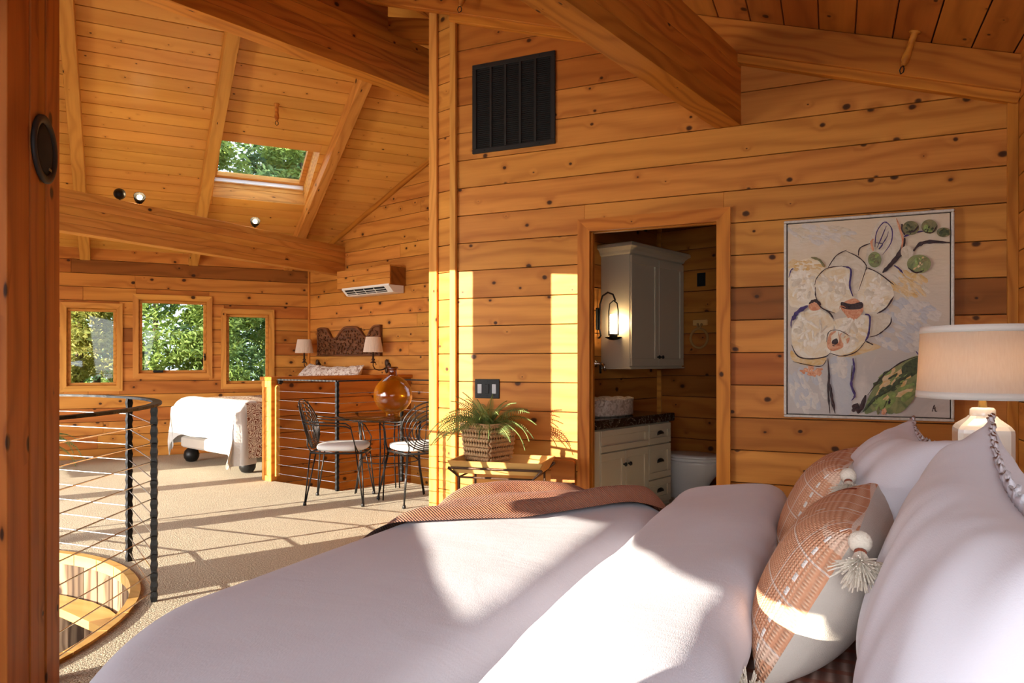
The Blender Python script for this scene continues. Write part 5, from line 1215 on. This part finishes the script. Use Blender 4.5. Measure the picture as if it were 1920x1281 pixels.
# ------------------------------------------------------------------ bedside lamp and nightstand
ns = thing('nightstand', 'wooden nightstand hidden behind the bed pillows', 'nightstand', (.47, 2.76, 0))
MB().rbox((-.24, -.22, .60), (.24, .22, .635), .006).build('top', 'fir', ns); MB().rbox((-.21, -.19, .44), (.21, .19, .60), .004).build('drawer_box', 'fir', ns)
for sx in (-1, 1):
    for sy in (-1, 1): MB().rbox((sx * .19 - .02, sy * .17 - .02, 0), (sx * .19 + .02, sy * .17 + .02, .60), .004).build('leg', 'fir', ns)
lp = thing('table_lamp', 'square white ceramic lamp with drum shade beside the painting', 'lamp', (.441, 2.748, .636))
def sqr(r, z, c=.18):
    k_ = r * (1 - c); return [(k_, -r, z), (r, -k_, z), (r, k_, z), (k_, r, z), (-k_, r, z), (-r, k_, z), (-r, -k_, z), (-k_, -r, z)]
loft([sqr(.072, 0), sqr(.076, .006), sqr(.077, .02), sqr(.077, .285), sqr(.076, .296), sqr(.068, .308), sqr(.042, .330, .35), sqr(.036, .338, .4)]).build('ceramic_base', 'ceramic', lp)
MB().lathe([(.036, .330), (.037, .34), (.036, .358), (.030, .364), (.0001, .366)], 28).build('neck', 'ceramic', lp, True)
MB().lathe([(.013, .364), (.013, .40), (.016, .402), (.016, .44)], 16).build('socket', 'brass', lp, True)
MB().lathe([(.189, .395), (.176, .625), (.174, .625), (.187, .395), (.189, .395)], 64, cap=False).build('drum_shade', 'shade_linen', lp, True)
for r, z in ((.1895, .395), (.178, .605)): MB().lathe([(r, z), (r + .001, z), (r - .001 if z > .5 else r - .0005, z + .022), (r - .003, z + .022)], 64, cap=False).build('shade_band', 'shade_white', lp, True)
MB().ball((0, 0, .49), .03, 14, (1, 1, 1.25)).build('bulb', 'bulb_lamp', lp, True)
ld = bpy.data.lights.new('lamp_glow', 'POINT'); ld.energy = 3.2; ld.color = (1, .84, .64); ld.shadow_soft_size = .04; lo = bpy.data.objects.new('lamp_glow', ld); C.objects.link(lo); lo.location = (.441, 2.748, 1.14)

# ------------------------------------------------------------------ the big bed
XF, Y0, Y1, ZT = -1.07, .38, 2.40, .700
bed = thing('big_bed', 'large bed with striped coverlet filling the foreground', 'bed', (-.1, 1.4, 0))
lo_ = lambda a: tuple(Vector(a) - Vector((-.1, 1.4, 0)))
MB().rbox(lo_((-.98, .45, .0)), lo_((.86, 2.34, .26)), .02).build('base', 'cedar_dark', bed)
MB().rbox(lo_((-1.02, .40, .26)), lo_((.87, 2.39, .635)), .05).build('striped_coverlet', 'coverlet', bed, True)
MB().rbox(lo_((.87, .38, .0)), lo_((.91, 2.42, 1.02)), .01).build('headboard', 'cedar_dark', bed)
def zt(X, Y):
    n1 = noise.noise(Vector((X * 1.6, Y * 1.5, 3))) * .007 + noise.noise(Vector((X * 5, Y * 4, 7))) * .0025
    val = -.040 * exp(-((X + .485) / .062) ** 2) 
    far = -.02 * max(0, (Y - 2.1) / .3) ** 2
    return ZT + n1 + val + far
def duv(a, b, off=0):                           # surface of the duvet over foot edge and sides
    xf = XF + 1.0 * max(0, 1.02 - max(b, .3)) ** 1.6
    hx_, dx = wrap(xf - a, .13); X = xf - hx_ if a < xf else a
    if b > Y1 - .06: hy_, dy = wrap(b - (Y1 - .06), .12); Y = Y1 - .06 + hy_
    elif b < Y0: hy_, dy = wrap(Y0 - b, .12); Y = Y0 - hy_
    else: Y, dy = b, 0
    drop = (dx ** 3 + dy ** 3) ** (1 / 3) if dx + dy > 0 else 0
    if dx > .12: X -= .025 * sin(b * 7) * min(1, dx * 2) + .02
    if dy > .12: Y += .02 * sin(a * 8) * min(1, dy * 2)
    return Vector((X, Y, max(zt(max(X, XF), min(Y, Y1)) - drop + off, .05)))
dv = thing('duvet', 'pale lilac linen duvet spread over the big bed', 'duvet', (0, 0, 0))
MB().grid(lambda u, v: duv(-1.75 + 1.40 * u, -.1 + 3.05 * v), 110, 150).build('duvet_cover', 'linen', dv, True)
fp_ = [(-.36, .65), (-.43, .660), (-.458, .685), (-.455, .715), (-.42, .742), (-.36, .758), (-.28, .770), (-.21, .778), (-.165, .776), (-.132, .752), (-.118, .70), (-.13, .66), (-.17, .645), (-.30, .642)]
fs = smooth(fp_, 3, False)
def foldf(u, v):
    i = u * (len(fs) - 1); k_ = min(int(i), len(fs) - 2); f_ = i - k_; x = fs[k_][0] * (1 - f_) + fs[k_ + 1][0] * f_; z = fs[k_][1] * (1 - f_) + fs[k_ + 1][1] * f_
    b = -.05 + 2.62 * v; hy_, dy = wrap(b - 2.30, .10)
    Y = 2.30 + hy_ if b > 2.30 else b
    wob = .008 * noise.noise(Vector((b * 2.2, 1, 1))) + .006 * noise.noise(Vector((b * 8, x * 9, 2)))
    cx = -.30; s_ = 1 + .04 * noise.noise(Vector((b * 3, 4, 4)))
    return (cx + (x - cx) * s_ + wob + .10 * max(0, 1.2 - b) ** 1.5 * (x < -.3) * min(1, (-.3 - x) / .15), Y + .25 * max(0, b - 2.2) * (x + .3) * -1, max(.2, (z - dy) + .006 * noise.noise(Vector((x * 6, b * 4, 5))) * (1 if z > .69 else .2)))
MB().grid(foldf, 60, 130).build('folded_edge', 'linen', dv, True)
# rust throw over the far foot corner
rt_ = thing('rust_throw', 'rust woven throw draped across the far foot corner of the bed', 'throw', (0, 0, 0))
def rthrow(u, v):
    p = u; Q = [Vector(q) for q in ((-1.42, 1.50), (-1.10, 1.66), (-.80, 1.84), (-.66, 2.06), (-.50, 2.36), (-.40, 2.56))]; i = min(int(p * 5), 4); f_ = p * 5 - i; L = Q[i] * (1 - f_) + Q[i + 1] * f_
    w_ = v * .85; a = L.x - .62 * w_; b = L.y + .75 * w_
    e = min(u, 1 - u, v, 1 - v); rg = .030 * max(0, sin((w_ - .06) * 20 + 2.2 * p + 1.6 * noise.noise(Vector((p * 4, w_ * 3, 8))))) + .012 * noise.noise(Vector((p * 7, w_ * 9, 3))) + .010 * sin(p * 11 + w_ * 8)
    rg = max(0, rg) * (.45 + .55 * min(1, p * 1.6)) + .030 * exp(-((p - .80) / .16) ** 2 - ((w_ - .18) / .12) ** 2)
    return duv(a, b, .014 + rg * min(1, e * 12 + .15))
MB().grid(rthrow, 110, 70).build('throw_cloth', 'rust_throw', rt_, True)
rz_ = radians(0)
big_pillow('large linen pillow nearest the viewer with frilled edge', (.155, 1.09, .812), .80, .46, .215, radians(17), radians(-3), 1, radians(3))
big_pillow('large linen pillow beside the table lamp with frilled edge', (.125, 1.85, .800), .70, .46, .26, radians(26), radians(4), 2, radians(-2))
big_pillow('linen pillow lying behind the frilled pillows at the bed head', (.40, 1.72, .755), .66, .44, .22, radians(36), radians(3), 3)
big_pillow('linen pillow behind the nearest pillow at the bed head', (.43, 1.0, .745), .72, .44, .22, radians(36), 0, 4)
cushion('rust woven lumbar cushion nearest the viewer with white tassels', (-.010, 1.41, .772), radians(28), radians(-6), 1)
cushion('rust woven lumbar cushion farther back with white tassels', (-.012, 1.955, .785), radians(26), radians(-6), 2)

# ------------------------------------------------------------------ outdoors: ground and trees beyond the window wall
g = MB().box((-60, -60, -3.3), (60, 60, -3.1)).build('ground', 'soil'); tag(g, 'rough green ground outside the house', 'ground', kind='structure')
def tree(label, x, y, z0, h, r, m, seed, n=24000, leaf=.11):
    rnd = random.Random(seed); t = thing('garden_tree', label, 'tree', (x, y, z0), 0, 'trees outside the windows')
    MB().tube([(0, 0, 0), (.05, 0, h * .5), (0, .05, h * .95)], [.08, .06, .02], 8).build('trunk', 'bark', t)
    cl = [(rnd.uniform(-1, 1) * r * .8, rnd.uniform(-1, 1) * r * .8, h * rnd.uniform(.12, .98), rnd.uniform(.22, .45) * r) for _ in range(80)]
    v = []; f = []
    for i in range(n):
        cx, cy, cz_, cr_ = cl[i % 80]; k_ = 1 - .55 * cz_ / h
        d = Vector((rnd.gauss(0, 1), rnd.gauss(0, 1), rnd.gauss(0, 1))).normalized(); p = Vector((cx * k_, cy * k_, cz_)) + Vector((d.x, d.y, d.z * .55)) * cr_ * rnd.uniform(.65, 1.05)
        a = Vector((rnd.gauss(0, 1), rnd.gauss(0, 1), rnd.gauss(0, .6))).normalized() * leaf * rnd.uniform(.6, 1.3); b = a.cross(Vector((rnd.gauss(0, 1), rnd.gauss(0, 1), rnd.gauss(0, 1)))).normalized() * leaf * rnd.uniform(.25, .5)
        j = len(v); v += [p - a * .5, p + b * .5, p + a * .5 + UP * -leaf * .2, p - b * .5]; f.append((j, j + 1, j + 2, j + 3))
    o = MB().add(v, f).build('foliage', m, t); o['kind'] = 'stuff'
specs = [(-10.5, 7.3, 6.5, 1.05, 'autumn', 'yellow-green tree filling the narrow window nearest the column'), (-9.0, 8.3, 7.0, 1.05, 'conifer', 'leafy green tree filling the middle window'), (-8.2, 9.6, 7.0, 1.0, 'conifer', 'sunlit green tree seen through the window nearest the alcove'), (-12.3, 8.9, 8, 1.6, 'dark_conifer', 'dark conifer between the first and middle windows'), (-10.4, 11.3, 8.5, 1.8, 'dark_conifer', 'dark conifer behind the middle window'), (-6.6, 11.4, 8.5, 1.5, 'autumn', 'pale green tree seen through the skylight'), (-14.3, 11.8, 11, 2.4, 'conifer', 'tall conifer farthest behind the first window'), (-11.7, 13.8, 12, 2.4, 'conifer', 'tall conifer farthest behind the middle window'), (-6.4, 16.6, 12, 2.6, 'dark_conifer', 'tall dark conifer farthest behind the alcove')]
for i, (x, y, h, r, m, lb) in enumerate(specs): tree(lb, x, y, -3.1, h + 1, r, m, i + 1, 36000 if i < 3 else 24000, .11 if i < 3 else .17)
